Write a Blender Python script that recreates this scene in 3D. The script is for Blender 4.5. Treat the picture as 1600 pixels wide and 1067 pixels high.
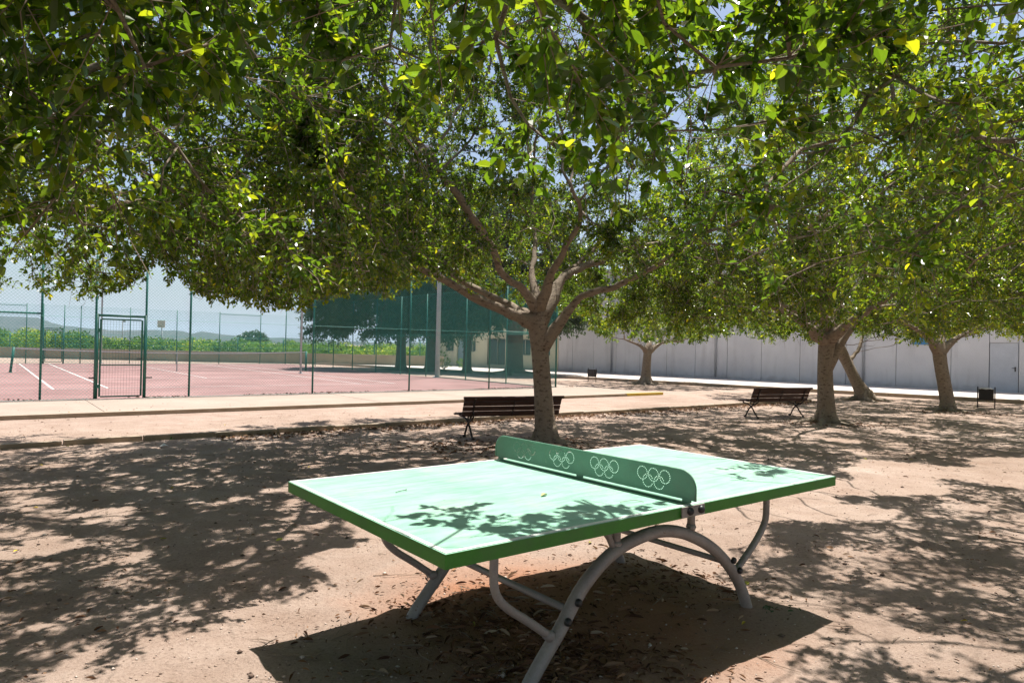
import bpy, bmesh, math, random
import numpy as np
from mathutils import Vector
R = math.radians
# ---------------------------------------------------------------- camera, sky, sun, exposure
sc = bpy.context.scene
for o in list(bpy.data.objects): bpy.data.objects.remove(o)
col = sc.collection
CAM_H, PITCH, ROLL, FPX = 1.4805, 0.0095, 0.021, 1067.0
cam_d = bpy.data.cameras.new("camera"); cam = bpy.data.objects.new("camera", cam_d); col.objects.link(cam)
cam_d.sensor_width = 36; cam_d.lens = 36 * FPX / 1600
cam_d.clip_start = 0.05; cam_d.clip_end = 80000
from mathutils import Matrix
cam.matrix_world = Matrix.Translation((0, 0, CAM_H)) @ Matrix.Rotation(R(90) + PITCH, 4, 'X') @ Matrix.Rotation(ROLL, 4, 'Z')
sc.camera = cam
SUN = Vector((0.102, 0.213, 0.76)).normalized()
w = bpy.data.worlds.new("World"); sc.world = w; w.use_nodes = True
nt = w.node_tree; nt.nodes.clear()
sky = nt.nodes.new('ShaderNodeTexSky'); sky.sky_type = 'NISHITA'; sky.sun_disc = False
sky.sun_elevation = math.asin(SUN.z); sky.sun_rotation = math.atan2(SUN.x, SUN.y)
sky.air_density = 1.0; sky.dust_density = 2.2; sky.ozone_density = 1.0
bg = nt.nodes.new('ShaderNodeBackground'); bg.inputs[1].default_value = 0.072
wo = nt.nodes.new('ShaderNodeOutputWorld')
nt.links.new(sky.outputs[0], bg.inputs[0]); nt.links.new(bg.outputs[0], wo.inputs[0])
sd = bpy.data.lights.new("sun", 'SUN'); sd.energy = 5.0; sd.angle = R(0.53); sd.color = (1.0, .95, .88)
so = bpy.data.objects.new("sun", sd); col.objects.link(so); so.rotation_euler = SUN.to_track_quat('Z', 'Y').to_euler()
so.location = (5, 10, 30)
sc.view_settings.view_transform = 'Standard'; sc.view_settings.look = 'None'
sc.view_settings.exposure = 1.06; sc.view_settings.gamma = 1
sc.render.engine = 'CYCLES'
random.seed(5); rng = np.random.default_rng(7)

# ---------------------------------------------------------------- helpers
def tag(o, label=None, cat=None, group=None, kind=None):
    for k, v in (('label', label), ('category', cat), ('group', group), ('kind', kind)):
        if v: o[k] = v
    return o
def empty(name, loc, label, cat, rz=0, group=None):
    o = bpy.data.objects.new(name, None); o.empty_display_size = .1; col.objects.link(o)
    o.location = loc; o.rotation_euler = (0, 0, rz)
    return tag(o, label, cat, group)
def link(name, me, mat=None, parent=None, loc=None, rz=0):
    o = bpy.data.objects.new(name, me); col.objects.link(o)
    if mat is not None:
        for m in (mat if isinstance(mat, (list, tuple)) else [mat]): me.materials.append(m)
    if parent: o.parent = parent
    if loc is not None: o.location = loc
    o.rotation_euler = (0, 0, rz)
    return o
def copy_tree(o, parent=None):
    c = o.copy(); col.objects.link(c); c.parent = parent
    for ch in o.children: copy_tree(ch, c)
    return c
def np_mesh(name, V, polys, sizes, mat_idx=None, smooth=False, colors=None):
    """V (n,3); polys flat vertex indices; sizes loop totals per polygon"""
    me = bpy.data.meshes.new(name)
    V = np.asarray(V, np.float32); polys = np.asarray(polys, np.int32).ravel(); sizes = np.asarray(sizes, np.int32)
    me.vertices.add(len(V)); me.vertices.foreach_set('co', V.ravel())
    me.loops.add(len(polys)); me.loops.foreach_set('vertex_index', polys)
    me.polygons.add(len(sizes))
    st = np.concatenate([[0], np.cumsum(sizes)[:-1]]).astype(np.int32)
    me.polygons.foreach_set('loop_start', st); me.polygons.foreach_set('loop_total', sizes)
    if mat_idx is not None: me.polygons.foreach_set('material_index', np.asarray(mat_idx, np.int32))
    me.polygons.foreach_set('use_smooth', np.full(len(sizes), smooth, dtype=bool))
    if colors is not None:
        a = me.color_attributes.new('tint', 'FLOAT_COLOR', 'POINT')
        a.data.foreach_set('color', np.asarray(colors, np.float32).ravel())
    me.update(calc_edges=True); me.validate()
    return me

class MB:
    """collects shapes and builds one mesh object"""
    def __init__(s): s.v = []; s.f = []
    def add(s, vs, fs):
        n = len(s.v); s.v += [tuple(v) for v in vs]; s.f += [tuple(i + n for i in f) for f in fs]; return s
    def box(s, c, d, rz=0, M=None):
        hx, hy, hz = d[0]/2, d[1]/2, d[2]/2
        vs = []
        for x in (-hx, hx):
            for y in (-hy, hy):
                for z in (-hz, hz):
                    X = x*math.cos(rz) - y*math.sin(rz); Y = x*math.sin(rz) + y*math.cos(rz)
                    vs.append((c[0]+X, c[1]+Y, c[2]+z))
        return s.add(vs, [(0,1,3,2),(4,6,7,5),(0,4,5,1),(2,3,7,6),(0,2,6,4),(1,5,7,3)])
    def tube(s, pts, r, n=10, cap=True):
        pts = [Vector(p) for p in pts]; rs = r if isinstance(r, (list, tuple)) else [r]*len(pts)
        T = []
        for i in range(len(pts)):
            a = pts[max(i-1, 0)]; b = pts[min(i+1, len(pts)-1)]; T.append((b-a).normalized())
        ref = Vector((0, 0, 1)) if abs(T[0].z) < .9 else Vector((1, 0, 0))
        N = T[0].cross(ref).normalized(); vs = []
        for i, p in enumerate(pts):
            N = (N - T[i]*N.dot(T[i])).normalized(); B = T[i].cross(N)
            for k in range(n):
                a = 2*math.pi*k/n; vs.append(p + (N*math.cos(a) + B*math.sin(a))*rs[i])
        fs = []
        for i in range(len(pts)-1):
            for k in range(n):
                k2 = (k+1) % n; fs.append((i*n+k, i*n+k2, (i+1)*n+k2, (i+1)*n+k))
        if cap: fs.append(tuple(range(n-1, -1, -1))); fs.append(tuple((len(pts)-1)*n+k for k in range(n)))
        return s.add(vs, fs)
    def bar(s, a, b, r, n=3):
        return s.tube([a, b], r, n, False)
    def prism(s, poly, axis_o, ex, ey, ez, t0, t1):
        """polygon in (ex,ey) extruded along ez from t0 to t1"""
        o = Vector(axis_o); ex, ey, ez = Vector(ex), Vector(ey), Vector(ez); n = len(poly)
        vs = [o + ex*x + ey*y + ez*t0 for x, y in poly] + [o + ex*x + ey*y + ez*t1 for x, y in poly]
        fs = [tuple(range(n-1, -1, -1)), tuple(range(n, 2*n))] + [(i, (i+1) % n, (i+1) % n+n, i+n) for i in range(n)]
        return s.add(vs, fs)
    def mesh(s, name, smooth=False):
        me = bpy.data.meshes.new(name); me.from_pydata(s.v, [], s.f)
        if smooth: me.polygons.foreach_set('use_smooth', [len(f) <= 4 for f in s.f])
        me.update(); return me
    def build(s, name, mat, parent=None, smooth=False, bevel=0, recalc=True, loc=None, rz=0):
        me = s.mesh(name, smooth)
        if recalc or bevel:
            bm = bmesh.new(); bm.from_mesh(me)
            if bevel: bmesh.ops.bevel(bm, geom=bm.edges[:], offset=bevel, segments=2, affect='EDGES', profile=.6)
            bmesh.ops.recalc_face_normals(bm, faces=bm.faces[:]); bm.to_mesh(me); bm.free()
        return link(name, me, mat, parent, loc, rz)
def spline(pts, n=6):
    """Catmull-Rom through pts (Vectors or tuples of any length)"""
    P = [np.array(p, float) for p in pts]; P = [2*P[0]-P[1]] + P + [2*P[-1]-P[-2]]; out = []
    for i in range(1, len(P)-2):
        for k in range(n):
            t = k/n
            out.append(.5*((2*P[i]) + (-P[i-1]+P[i+1])*t + (2*P[i-1]-5*P[i]+4*P[i+1]-P[i+2])*t*t + (-P[i-1]+3*P[i]-3*P[i+1]+P[i+2])*t**3))
    out.append(P[-2]); return [tuple(p) for p in out]

# ---------------------------------------------------------------- materials
def M(name, color, rough=.7, spec=.4, metal=0.0):
    m = bpy.data.materials.new(name); m.use_nodes = True; b = m.node_tree.nodes['Principled BSDF']
    b.inputs['Base Color'].default_value = (*color, 1); b.inputs['Roughness'].default_value = rough
    b.inputs['Specular IOR Level'].default_value = spec; b.inputs['Metallic'].default_value = metal
    return m
def nodes(m): return m.node_tree.nodes, m.node_tree.links, m.node_tree.nodes['Principled BSDF']
def noise(N, L, scale, detail=5, rough=.6, coord='Object', vec=None, stretch=None):
    t = N.new('ShaderNodeTexNoise'); t.inputs['Scale'].default_value = scale; t.inputs['Detail'].default_value = detail
    t.inputs['Roughness'].default_value = rough
    c = N.new('ShaderNodeTexCoord'); src = c.outputs[coord]
    if stretch:
        mp = N.new('ShaderNodeMapping'); mp.inputs['Scale'].default_value = stretch; L.new(src, mp.inputs[0]); src = mp.outputs[0]
    L.new(src, t.inputs['Vector']); return t.outputs['Fac']
def ramp(N, L, src, stops):
    r = N.new('ShaderNodeValToRGB'); e = r.color_ramp.elements
    while len(e) < len(stops): e.new(.5)
    for i, (p, c) in enumerate(stops):
        e[i].position = p; e[i].color = (*c, 1) if len(c) == 3 else c
    L.new(src, r.inputs[0]); return r.outputs[0]
def mixc(N, L, fac, a, b, mode='MIX'):
    m = N.new('ShaderNodeMix'); m.data_type = 'RGBA'; m.blend_type = mode
    for s, v in ((0, fac), (6, a), (7, b)):
        if isinstance(v, (int, float)): m.inputs[s].default_value = v
        elif isinstance(v, tuple): m.inputs[s].default_value = (*v, 1)
        else: L.new(v, m.inputs[s])
    return m.outputs[2]
def bump(N, L, b, h, strength=.5, dist=.01, prev=None):
    n = N.new('ShaderNodeBump'); n.inputs['Strength'].default_value = strength; n.inputs['Distance'].default_value = dist
    L.new(h, n.inputs['Height'])
    if prev: L.new(prev, n.inputs['Normal'])
    L.new(n.outputs[0], b.inputs['Normal']); return n.outputs[0]
def grainy(name, c1, c2, scale=3, fine=60, rough=.85, bd=.004, bs=.5, spec=.3, grain=.25):
    m = M(name, c1, rough, spec); N, L, b = nodes(m)
    a = noise(N, L, scale, 6, .6); f = noise(N, L, fine, 4, .7)
    c = ramp(N, L, a, [(.3, c1), (.7, c2)])
    c = mixc(N, L, grain, c, ramp(N, L, f, [(.3, (.25, .25, .25)), (.7, (1, 1, 1))]), 'MULTIPLY')
    L.new(c, b.inputs['Base Color']); bump(N, L, b, f, bs, bd); return m

def sand_material():
    m = M('sand', (.5, .38, .3), .95, .2); N, L, b = nodes(m)
    big = noise(N, L, .35, 5, .55); mid = noise(N, L, 2.2, 6, .65); fine = noise(N, L, 55, 5, .75); grit = noise(N, L, 160, 3, .8)
    c = ramp(N, L, big, [(.3, (.315, .232, .183)), (.55, (.39, .297, .243)), (.75, (.46, .37, .315))])
    c2 = ramp(N, L, mid, [(.3, (.76, .70, .66)), (.6, (1, 1, 1))])
    c = mixc(N, L, .8, c, c2, 'MULTIPLY')
    c = mixc(N, L, .75, c, ramp(N, L, fine, [(.32, (.55, .50, .47)), (.5, (.95, .95, .95)), (.72, (1.1, 1.1, 1.1))]), 'MULTIPLY')
    # scattered dark specks of grit and seed husks
    v = N.new('ShaderNodeTexVoronoi'); v.inputs['Scale'].default_value = 16; tc = N.new('ShaderNodeTexCoord')
    L.new(tc.outputs['Object'], v.inputs['Vector'])
    sp = ramp(N, L, v.outputs['Distance'], [(.045, (1, 1, 1)), (.11, (0, 0, 0))])
    c = mixc(N, L, mixc(N, L, 1.0, sp, ramp(N, L, mid, [(.5, (0, 0, 0)), (.6, (.8, .8, .8))]), 'MULTIPLY'), c, (.13, .085, .06))
    # redder, darker colour mixed into the sand under the table, ragged edge
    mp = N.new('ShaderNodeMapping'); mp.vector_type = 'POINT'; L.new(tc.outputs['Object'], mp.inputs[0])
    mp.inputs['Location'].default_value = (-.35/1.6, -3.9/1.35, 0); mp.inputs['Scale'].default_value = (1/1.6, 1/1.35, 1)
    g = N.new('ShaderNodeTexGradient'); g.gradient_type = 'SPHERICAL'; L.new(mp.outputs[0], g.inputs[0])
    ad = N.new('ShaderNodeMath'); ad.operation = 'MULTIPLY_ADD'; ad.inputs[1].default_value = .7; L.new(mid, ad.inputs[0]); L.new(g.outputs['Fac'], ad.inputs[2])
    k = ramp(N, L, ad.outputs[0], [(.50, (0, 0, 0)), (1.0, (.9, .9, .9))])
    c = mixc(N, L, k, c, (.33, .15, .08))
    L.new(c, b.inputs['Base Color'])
    n1 = bump(N, L, b, mid, .7, .08); n2 = bump(N, L, b, fine, .9, .02, n1); bump(N, L, b, grit, .5, .004, n2)
    return m
def bark_material(name='bark', c=((.085, .06, .045), (.25, .195, .145), (.36, .295, .225))):
    m = M(name, c[1], .9, .25); N, L, b = nodes(m)
    a = noise(N, L, 5, 8, .75, stretch=(1, 1, .5)); f = noise(N, L, 12, 7, .75, stretch=(1, 1, 2.2)); g = noise(N, L, 60, 4, .7)
    base = ramp(N, L, a, [(.3, c[1]), (.7, c[2])])
    pits = ramp(N, L, f, [(.54, (0, 0, 0)), (.62, (.9, .9, .9))])
    base = mixc(N, L, pits, base, c[0])
    base = mixc(N, L, .35, base, ramp(N, L, g, [(.3, (.45, .45, .45)), (.7, (1, 1, 1))]), 'MULTIPLY')
    L.new(base, b.inputs['Base Color'])
    n1 = bump(N, L, b, f, .9, .04); bump(N, L, b, g, .5, .006, n1); return m
def leaf_material(name, dark, mid, yellow, trans, tfac=.42, rough=.27, spec=.65):
    m = M(name, mid, rough, spec); N, L, b = nodes(m)
    at = N.new('ShaderNodeAttribute'); at.attribute_name = 'tint'
    sep = N.new('ShaderNodeSeparateColor'); L.new(at.outputs['Color'], sep.inputs[0])
    c = ramp(N, L, sep.outputs[0], [(0, dark), (.55, mid), (.90, tuple(.7*a+.3*b_ for a, b_ in zip(mid, yellow))), (.99, yellow)])
    L.new(c, b.inputs['Base Color'])
    tr = N.new('ShaderNodeBsdfTranslucent')
    tcol = mixc(N, L, 1.0, c, trans, 'MULTIPLY')
    L.new(tcol, tr.inputs['Color'])
    mx = N.new('ShaderNodeMixShader'); mx.inputs[0].default_value = tfac
    out = N['Material Output']
    L.new(b.outputs[0], mx.inputs[1]); L.new(tr.outputs[0], mx.inputs[2]); L.new(mx.outputs[0], out.inputs['Surface'])
    return m
def tint_material(name, rough=.85):
    m = M(name, (.3, .2, .1), rough, .08); N, L, b = nodes(m)
    at = N.new('ShaderNodeAttribute'); at.attribute_name = 'tint'; L.new(at.outputs['Color'], b.inputs['Base Color']); return m
N_ = None
MAT = dict(
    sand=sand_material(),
    concrete=grainy('pale_concrete', (.52, .46, .41), (.62, .56, .51), 1.2, 70, .9, .003),
    path=grainy('path_concrete', (.30, .235, .19), (.37, .295, .24), .9, 40, .9, .003),
    kerb=grainy('kerb_stone', (.30, .235, .17), (.42, .34, .26), 3, 50, .9, .004),
    yellow=grainy('yellow_kerb_paint', (.62, .42, .06), (.72, .52, .12), 6, 50, .7, .003),
    court=grainy('court_surface', (.215, .118, .11), (.33, .198, .185), .45, 9, .9, .002, grain=.35),
    line=grainy('court_line_paint', (.48, .44, .42), (.62, .58, .55), 2, 60, .8, .002),
    bark=bark_material(),
    bark2=bark_material('old_bark', ((.05, .035, .03), (.15, .11, .085), (.22, .17, .13))),
    twig=grainy('twig_bark', (.20, .145, .105), (.31, .235, .175), 8, 60, .9, .003),
    leaf=leaf_material('ficus_leaf', (.005, .014, .004), (.027, .056, .008), (.24, .25, .02), (8.6, 7.2, 1.5), .43),
    leaf_dark=leaf_material('eucalyptus_leaf', (.025, .05, .022), (.06, .095, .045), (.12, .16, .06), (1.8, 1.8, 1.2), .25, .5, .3),
    leaf_orange=leaf_material('citrus_leaf', (.03, .07, .012), (.10, .18, .02), (.36, .38, .04), (2.4, 2.4, 1.2), .35, .45, .35),
    green_steel=grainy('green_fence_paint', (.012, .115, .085), (.018, .15, .11), 3, 80, .45, .001, .2, .5),
    wire=M('green_wire', (.05, .27, .23), .5, .4),
    net_black=M('black_net_cord', (.02, .022, .02), .8, .2),
    net_white=grainy('net_tape', (.55, .55, .53), (.68, .68, .66), 5, 60, .8, .001),
    pole_grey=grainy('galvanised_pole', (.34, .36, .38), (.46, .48, .50), 2, 60, .55, .001, .2, .5),
    hall=grainy('hall_plaster', (.58, .57, .58), (.70, .69, .69), .6, 35, .9, .006),
    hall_joint=M('panel_joint', (.12, .12, .13), .9),
    cream=grainy('cream_render', (.60, .54, .38), (.70, .64, .47), .8, 35, .9, .004),
    stone=grainy('boundary_wall_render', (.30, .23, .16), (.46, .37, .25), .5, 20, .95, .01),
    door=grainy('grey_door', (.50, .52, .56), (.56, .58, .62), 2, 60, .6, .001),
    bluedoor=M('blue_grey_door', (.22, .28, .33), .6), glass=M('dark_window', (.05, .06, .07), .15, .6),
    frame=M('window_frame', (.5, .47, .4), .6), bars=M('iron_bars', (.05, .045, .04), .6),
    pvc=M('downpipe', (.33, .34, .36), .5), bluesign=M('blue_sign', (.05, .22, .42), .5),
    roof=grainy('roof_tile', (.30, .15, .10), (.4, .22, .15), 3, 20, .9),
    iron=grainy('cast_iron', (.022, .016, .014), (.045, .03, .025), 8, 60, .6, .002, .4, .4),
    black=M('black_plastic', (.018, .018, .02), .45, .5), bag=M('white_bag', (.7, .7, .7), .5),
    tube=grainy('frame_paint', (.27, .235, .215), (.37, .33, .30), 5, 90, .5, .001, .3, .5),
    table_line=grainy('white_line', (.62, .66, .62), (.75, .78, .75), 9, 60, .5, .001),
    litter=tint_material('dry_leaf'), stone_bits=tint_material('pebble', .95),
    board=M('backboard', (.75, .62, .55), .6), hill=None)

def wall_dirt(m, h=.5):
    N, L, b = nodes(m); src = b.inputs['Base Color'].links[0].from_socket
    tc = N.new('ShaderNodeTexCoord'); sp = N.new('ShaderNodeSeparateXYZ'); L.new(tc.outputs['Object'], sp.inputs[0])
    n = noise(N, L, 1.6, 7, .7); n2 = noise(N, L, 2.2, 6, .7, stretch=(1, 1, .12))
    a = N.new('ShaderNodeMath'); a.operation = 'MULTIPLY_ADD'; a.inputs[1].default_value = -1.1; L.new(sp.outputs[2], a.inputs[0]); L.new(n, a.inputs[2])
    c = mixc(N, L, ramp(N, L, a.outputs[0], [(.2, (0, 0, 0)), (.6, (.6, .6, .6))]), src, (.26, .22, .19))
    c = mixc(N, L, ramp(N, L, n2, [(.50, (0, 0, 0)), (.75, (.5, .5, .5))]), c, (.36, .34, .33))
    L.new(c, b.inputs['Base Color'])
wall_dirt(MAT['hall']); wall_dirt(MAT['cream'])
def wood_material():
    m = M('dark_wood', (.05, .025, .018), .6, .4); N, L, b = nodes(m)
    a = noise(N, L, 3, 6, .7, stretch=(.6, 12, 12)); f = noise(N, L, 30, 5, .7, stretch=(.3, 6, 6))
    L.new(mixc(N, L, .5, ramp(N, L, a, [(.3, (.035, .016, .012)), (.7, (.10, .045, .03))]), ramp(N, L, f, [(.35, (.4, .4, .4)), (.65, (1, 1, 1))]), 'MULTIPLY'), b.inputs['Base Color'])
    bump(N, L, b, f, .4, .003); return m
MAT['wood'] = wood_material()
def top_material():
    m = M('table_top_green', (.3, .6, .42), .42, .5); N, L, b = nodes(m)
    a = noise(N, L, 2.0, 6, .65); s = noise(N, L, 9, 6, .7, stretch=(.4, 3, 1)); f = noise(N, L, 120, 3, .7)
    c = ramp(N, L, a, [(.3, (.215, .44, .325)), (.7, (.29, .50, .39))])
    c = mixc(N, L, .55, c, ramp(N, L, s, [(.38, (.70, .72, .70)), (.55, (1, 1, 1)), (.75, (1.15, 1.1, 1.12))]), 'MULTIPLY')
    sc_ = noise(N, L, 26, 5, .8)
    c = mixc(N, L, ramp(N, L, sc_, [(.66, (0, 0, 0)), (.74, (.5, .5, .5))]), c, (.30, .36, .27))
    st_ = noise(N, L, 4.5, 8, .75); c = mixc(N, L, ramp(N, L, st_, [(.52, (0, 0, 0)), (.70, (.55, .55, .55))]), c, (.33, .43, .33))
    v = N.new('ShaderNodeTexVoronoi'); v.inputs['Scale'].default_value = 9; tc = N.new('ShaderNodeTexCoord'); L.new(tc.outputs['Object'], v.inputs['Vector'])
    dk = mixc(N, L, 1.0, ramp(N, L, v.outputs['Distance'], [(.035, (1, 1, 1)), (.07, (0, 0, 0))]), ramp(N, L, a, [(.5, (0, 0, 0)), (.55, (.8, .8, .8))]), 'MULTIPLY')
    c = mixc(N, L, dk, c, (.10, .12, .07))
    scr = noise(N, L, 14, 5, .8, stretch=(.15, 5, 1)); c = mixc(N, L, ramp(N, L, scr, [(.64, (0, 0, 0)), (.70, (.45, .45, .45))]), c, (.36, .54, .44))
    L.new(c, b.inputs['Base Color'])
    L.new(ramp(N, L, s, [(.3, (.36, .36, .36)), (.7, (.55, .55, .55))]), b.inputs['Roughness'])
    bump(N, L, b, f, .25, .0012); return m
MAT['top'] = top_material()
def worn(m, under, scale=22, lo=.66, hi=.70):
    N, L, b = nodes(m); src = b.inputs['Base Color'].links[0].from_socket
    f = noise(N, L, scale, 6, .75); g = noise(N, L, 3.5, 6, .7)
    c = mixc(N, L, ramp(N, L, g, [(.5, (0, 0, 0)), (.72, (.45, .45, .45))]), src, tuple(.5*x for x in under))
    c = mixc(N, L, ramp(N, L, f, [(lo, (0, 0, 0)), (hi, (.9, .9, .9))]), c, under); L.new(c, b.inputs['Base Color'])
MAT['edge'] = grainy('table_edge_green', (.035, .21, .012), (.05, .26, .02), 4, 80, .45, .001, .3, .5, .3)
MAT['net_plate'] = grainy('net_plate_green', (.095, .225, .155), (.135, .275, .195), 4, 120, .45, .001, .3, .5, .2)
worn(MAT['edge'], (.16, .20, .12), 30, .68, .71); worn(MAT['net_plate'], (.26, .32, .24), 26, .67, .71); worn(MAT['tube'], (.16, .085, .05), 24, .64, .69); worn(MAT['iron'], (.09, .045, .03)); worn(MAT['green_steel'], (.07, .10, .07), 30)
def hill_material():
    m = M('hill_scrub', (.07, .085, .04), .95, .1); N, L, b = nodes(m)
    a = noise(N, L, .012, 8, .7)
    L.new(ramp(N, L, a, [(.35, (.018, .030, .018)), (.55, (.035, .046, .028)), (.72, (.09, .08, .06))]), b.inputs['Base Color']); return m
MAT['hill'] = hill_material()

# ---------------------------------------------------------------- court frame: origin at the fence corner, U along the near fence, V away
O = Vector((1.66, 25.5, 0)); U = Vector((-.791, -.612, 0)); V = Vector((-.612, .791, 0)); Z = Vector((0, 0, 1))
def cv(u, v, z=0): return O + U*u + V*v + Z*z
RU = math.atan2(U.y, U.x)

# ---------------------------------------------------------------- ground sheet
def axis(fine0, fine1, step, far0, far1, g=1.09):
    a = list(np.arange(fine0, fine1+1e-6, step)); s = step; x = fine1
    while x < far1: s *= g; x += s; a.append(min(x, far1))
    s = step; x = fine0; pre = []
    while x > far0: s *= g; x -= s; pre.append(max(x, far0))
    return np.array(pre[::-1] + a)
def vnoise(x, y, seed=0):
    """smooth value noise in numpy"""
    xi = np.floor(x).astype(np.int64); yi = np.floor(y).astype(np.int64); xf = x-xi; yf = y-yi
    def h(a, b):
        n = (a*374761393 + b*668265263 + seed*974711) & 0x7fffffff; n = ((n ^ (n >> 13))*1274126177) & 0x7fffffff
        return ((n ^ (n >> 16)) & 0xffff)/65535.0
    u = xf*xf*(3-2*xf); v = yf*yf*(3-2*yf)
    return (h(xi, yi)*(1-u)+h(xi+1, yi)*u)*(1-v) + (h(xi, yi+1)*(1-u)+h(xi+1, yi+1)*u)*v
def ground_z(x, y):
    z = (vnoise(x*1.1, y*1.1, 1)-.5)*.035 + (vnoise(x*4, y*4, 2)-.5)*.026 + (vnoise(x*11, y*11, 3)-.5)*.014
    vv = (x-O.x)*V.x + (y-O.y)*V.y; dd = .66*x + .75*y
    f = np.clip((-7.9-vv)/.5, 0, 1)*np.clip((27.8-dd)/.5, 0, 1)
    f = np.maximum(f, .35*np.clip((vv+7.5)/.4, 0, 1)*np.clip((-4.1-vv)/.4, 0, 1)*np.clip((27.8-dd)/.5, 0, 1))
    z = z*f
    for tx, ty in TREE_FEET:
        d = np.hypot(x-tx, y-ty); z = z + .05*np.exp(-(d/.45)**2)*np.clip(f*3, 0, 1)
    for tx, ty in ((.093, 2.97), (1.40, 3.98), (-.588, 3.79), (.75, 4.80)):
        d = np.hypot(x-tx, y-ty); z = z + .03*np.exp(-(d/.11)**2)
    return z - .012
TREE_FEET = [(.56, 10.72), (6.88, 14.91), (12.0, 18.8), (11.7, 22.6)]
xs = axis(-5, 6, .045, -20000, 20000); ys = axis(1.6, 9, .045, -1200, 20000)
X, Y = np.meshgrid(xs, ys); Zg = ground_z(X, Y)
nx, ny = len(xs), len(ys)
i = np.arange(nx*ny).reshape(ny, nx)
quads = np.stack([i[:-1, :-1], i[:-1, 1:], i[1:, 1:], i[1:, :-1]], -1).reshape(-1, 4)
me = np_mesh('ground', np.stack([X, Y, Zg], -1).reshape(-1, 3), quads, np.full(len(quads), 4), smooth=True)
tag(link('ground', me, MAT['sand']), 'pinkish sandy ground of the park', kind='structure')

def slab(name, corners, z0, z1, mat, label=None, kind='structure', bevel=0):
    m = MB(); n = len(corners)
    m.add([(c.x, c.y, z0) for c in corners] + [(c.x, c.y, z1) for c in corners],
          [tuple(range(n-1, -1, -1)), tuple(range(n, 2*n))] + [(k, (k+1) % n, (k+1) % n+n, k+n) for k in range(n)])
    return tag(m.build(name, mat), label, kind=kind)
# path by the court fence with its kerb edge and yellow end
m = MB(); u = 33.0; q = random.Random(2)
def pslab(u0, u1, v0, v1):
    z = .055+q.uniform(-.004, .004); c = cv((u0+u1)/2, (v0+v1)/2, (z-.05)/2); m.box(c, (u1-u0-.012, v1-v0-.012, z+.05), RU)
while u > 2: pslab(u-3, u, -3.75, -.12); u -= 3.0
pslab(-1.4, 0, -3.75, -.12); pslab(0, 3, -3.75, -.12)
for k in range(3): pslab(-1.4, -.07, -.12+k*3, 2.88+k*3)
tag(m.build('path', MAT['path'], bevel=.004), 'pale concrete path along the court fence', kind='structure')
slab('path_edging', [cv(34, -3.86), cv(.3, -3.86), cv(.3, -3.755), cv(34, -3.755)], -.05, .068, MAT['kerb'], 'low kerb edging the path')
k = slab('painted_kerb', [cv(.29, -3.86), cv(-1.5, -3.86), cv(-1.5, -3.755), cv(.29, -3.755)], -.05, .075, MAT['yellow'], 'yellow painted end of the path kerb')
# kerb between trees and sand: separate stones with joints
m = MB(); u = 24.0; rr = random.Random(3)
while u > -3.2:
    L_ = .98; j = rr.uniform(-.008, .008)
    p = cv(u - L_/2, -7.75 + j, -.028 + rr.uniform(-.008, .008)); m.box(p, (L_-.002, .11, .17), RU)
    u -= 1.0
tag(m.build('kerb', MAT['kerb'], bevel=.003), 'stone kerb between the trees and the sandy strip', kind='structure')
# road in front of the hall with kerb
WN = Vector((-.6606, -.7508, 0)); WD = Vector((.7508, -.6606, 0)); W0 = Vector((3.1, 45.4, 0))
def wp(t, n=0, z=0): return W0 + WD*t + WN*n + Z*z
slab('road', [wp(-40, 8.0), wp(60, 8.0), wp(60, -.4), wp(-40, -.4)], -.05, .03, MAT['concrete'], 'pale sunlit concrete road before the hall')
m = MB(); t = -30.0
while t < 50:
    m.box(wp(t, 8.07, .035), (.985, .12, .17), math.atan2(WD.y, WD.x)); t += 1.0
tag(m.build('road_kerb', MAT['kerb'], bevel=.008), 'kerb along the concrete road', kind='structure')
# court
slab('court_surface', [cv(26, .06), cv(-.06, .06), cv(-.06, 28.9), cv(26, 28.9)], -.05, .012, MAT['court'], 'reddish tennis court surface')
m = MB()
def cl(u0, v0, u1, v1, wd=.06):
    a, b = cv(u0, v0), cv(u1, v1); c = (a+b)/2; d = b-a
    m.box((c.x, c.y, .0165), (d.length+wd, wd, .002), math.atan2(d.y, d.x))
for uu in (15.3, 13.92, 5.68, 4.3): cl(uu, 4.5, uu, 28.2, .075)
for vv_ in (4.5, 28.2): cl(15.2, vv_, 4.4, vv_, .075)
for vv_ in (9.95, 22.75): cl(13.86, vv_, 5.74, vv_)
cl(9.8, 10.0, 9.8, 22.7)
tag(m.build('court_lines', MAT['line']), 'white painted tennis court lines', kind='structure')
slab('field', [Vector((-900, 52, 0)), Vector((-8, 52, 0)), Vector((-8, 900, 0)), Vector((-900, 900, 0))], -.05, .02, grainy('field_soil', (.16, .13, .07), (.22, .2, .09), .1, 3, .95), 'orchard field behind the boundary wall')

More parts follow.
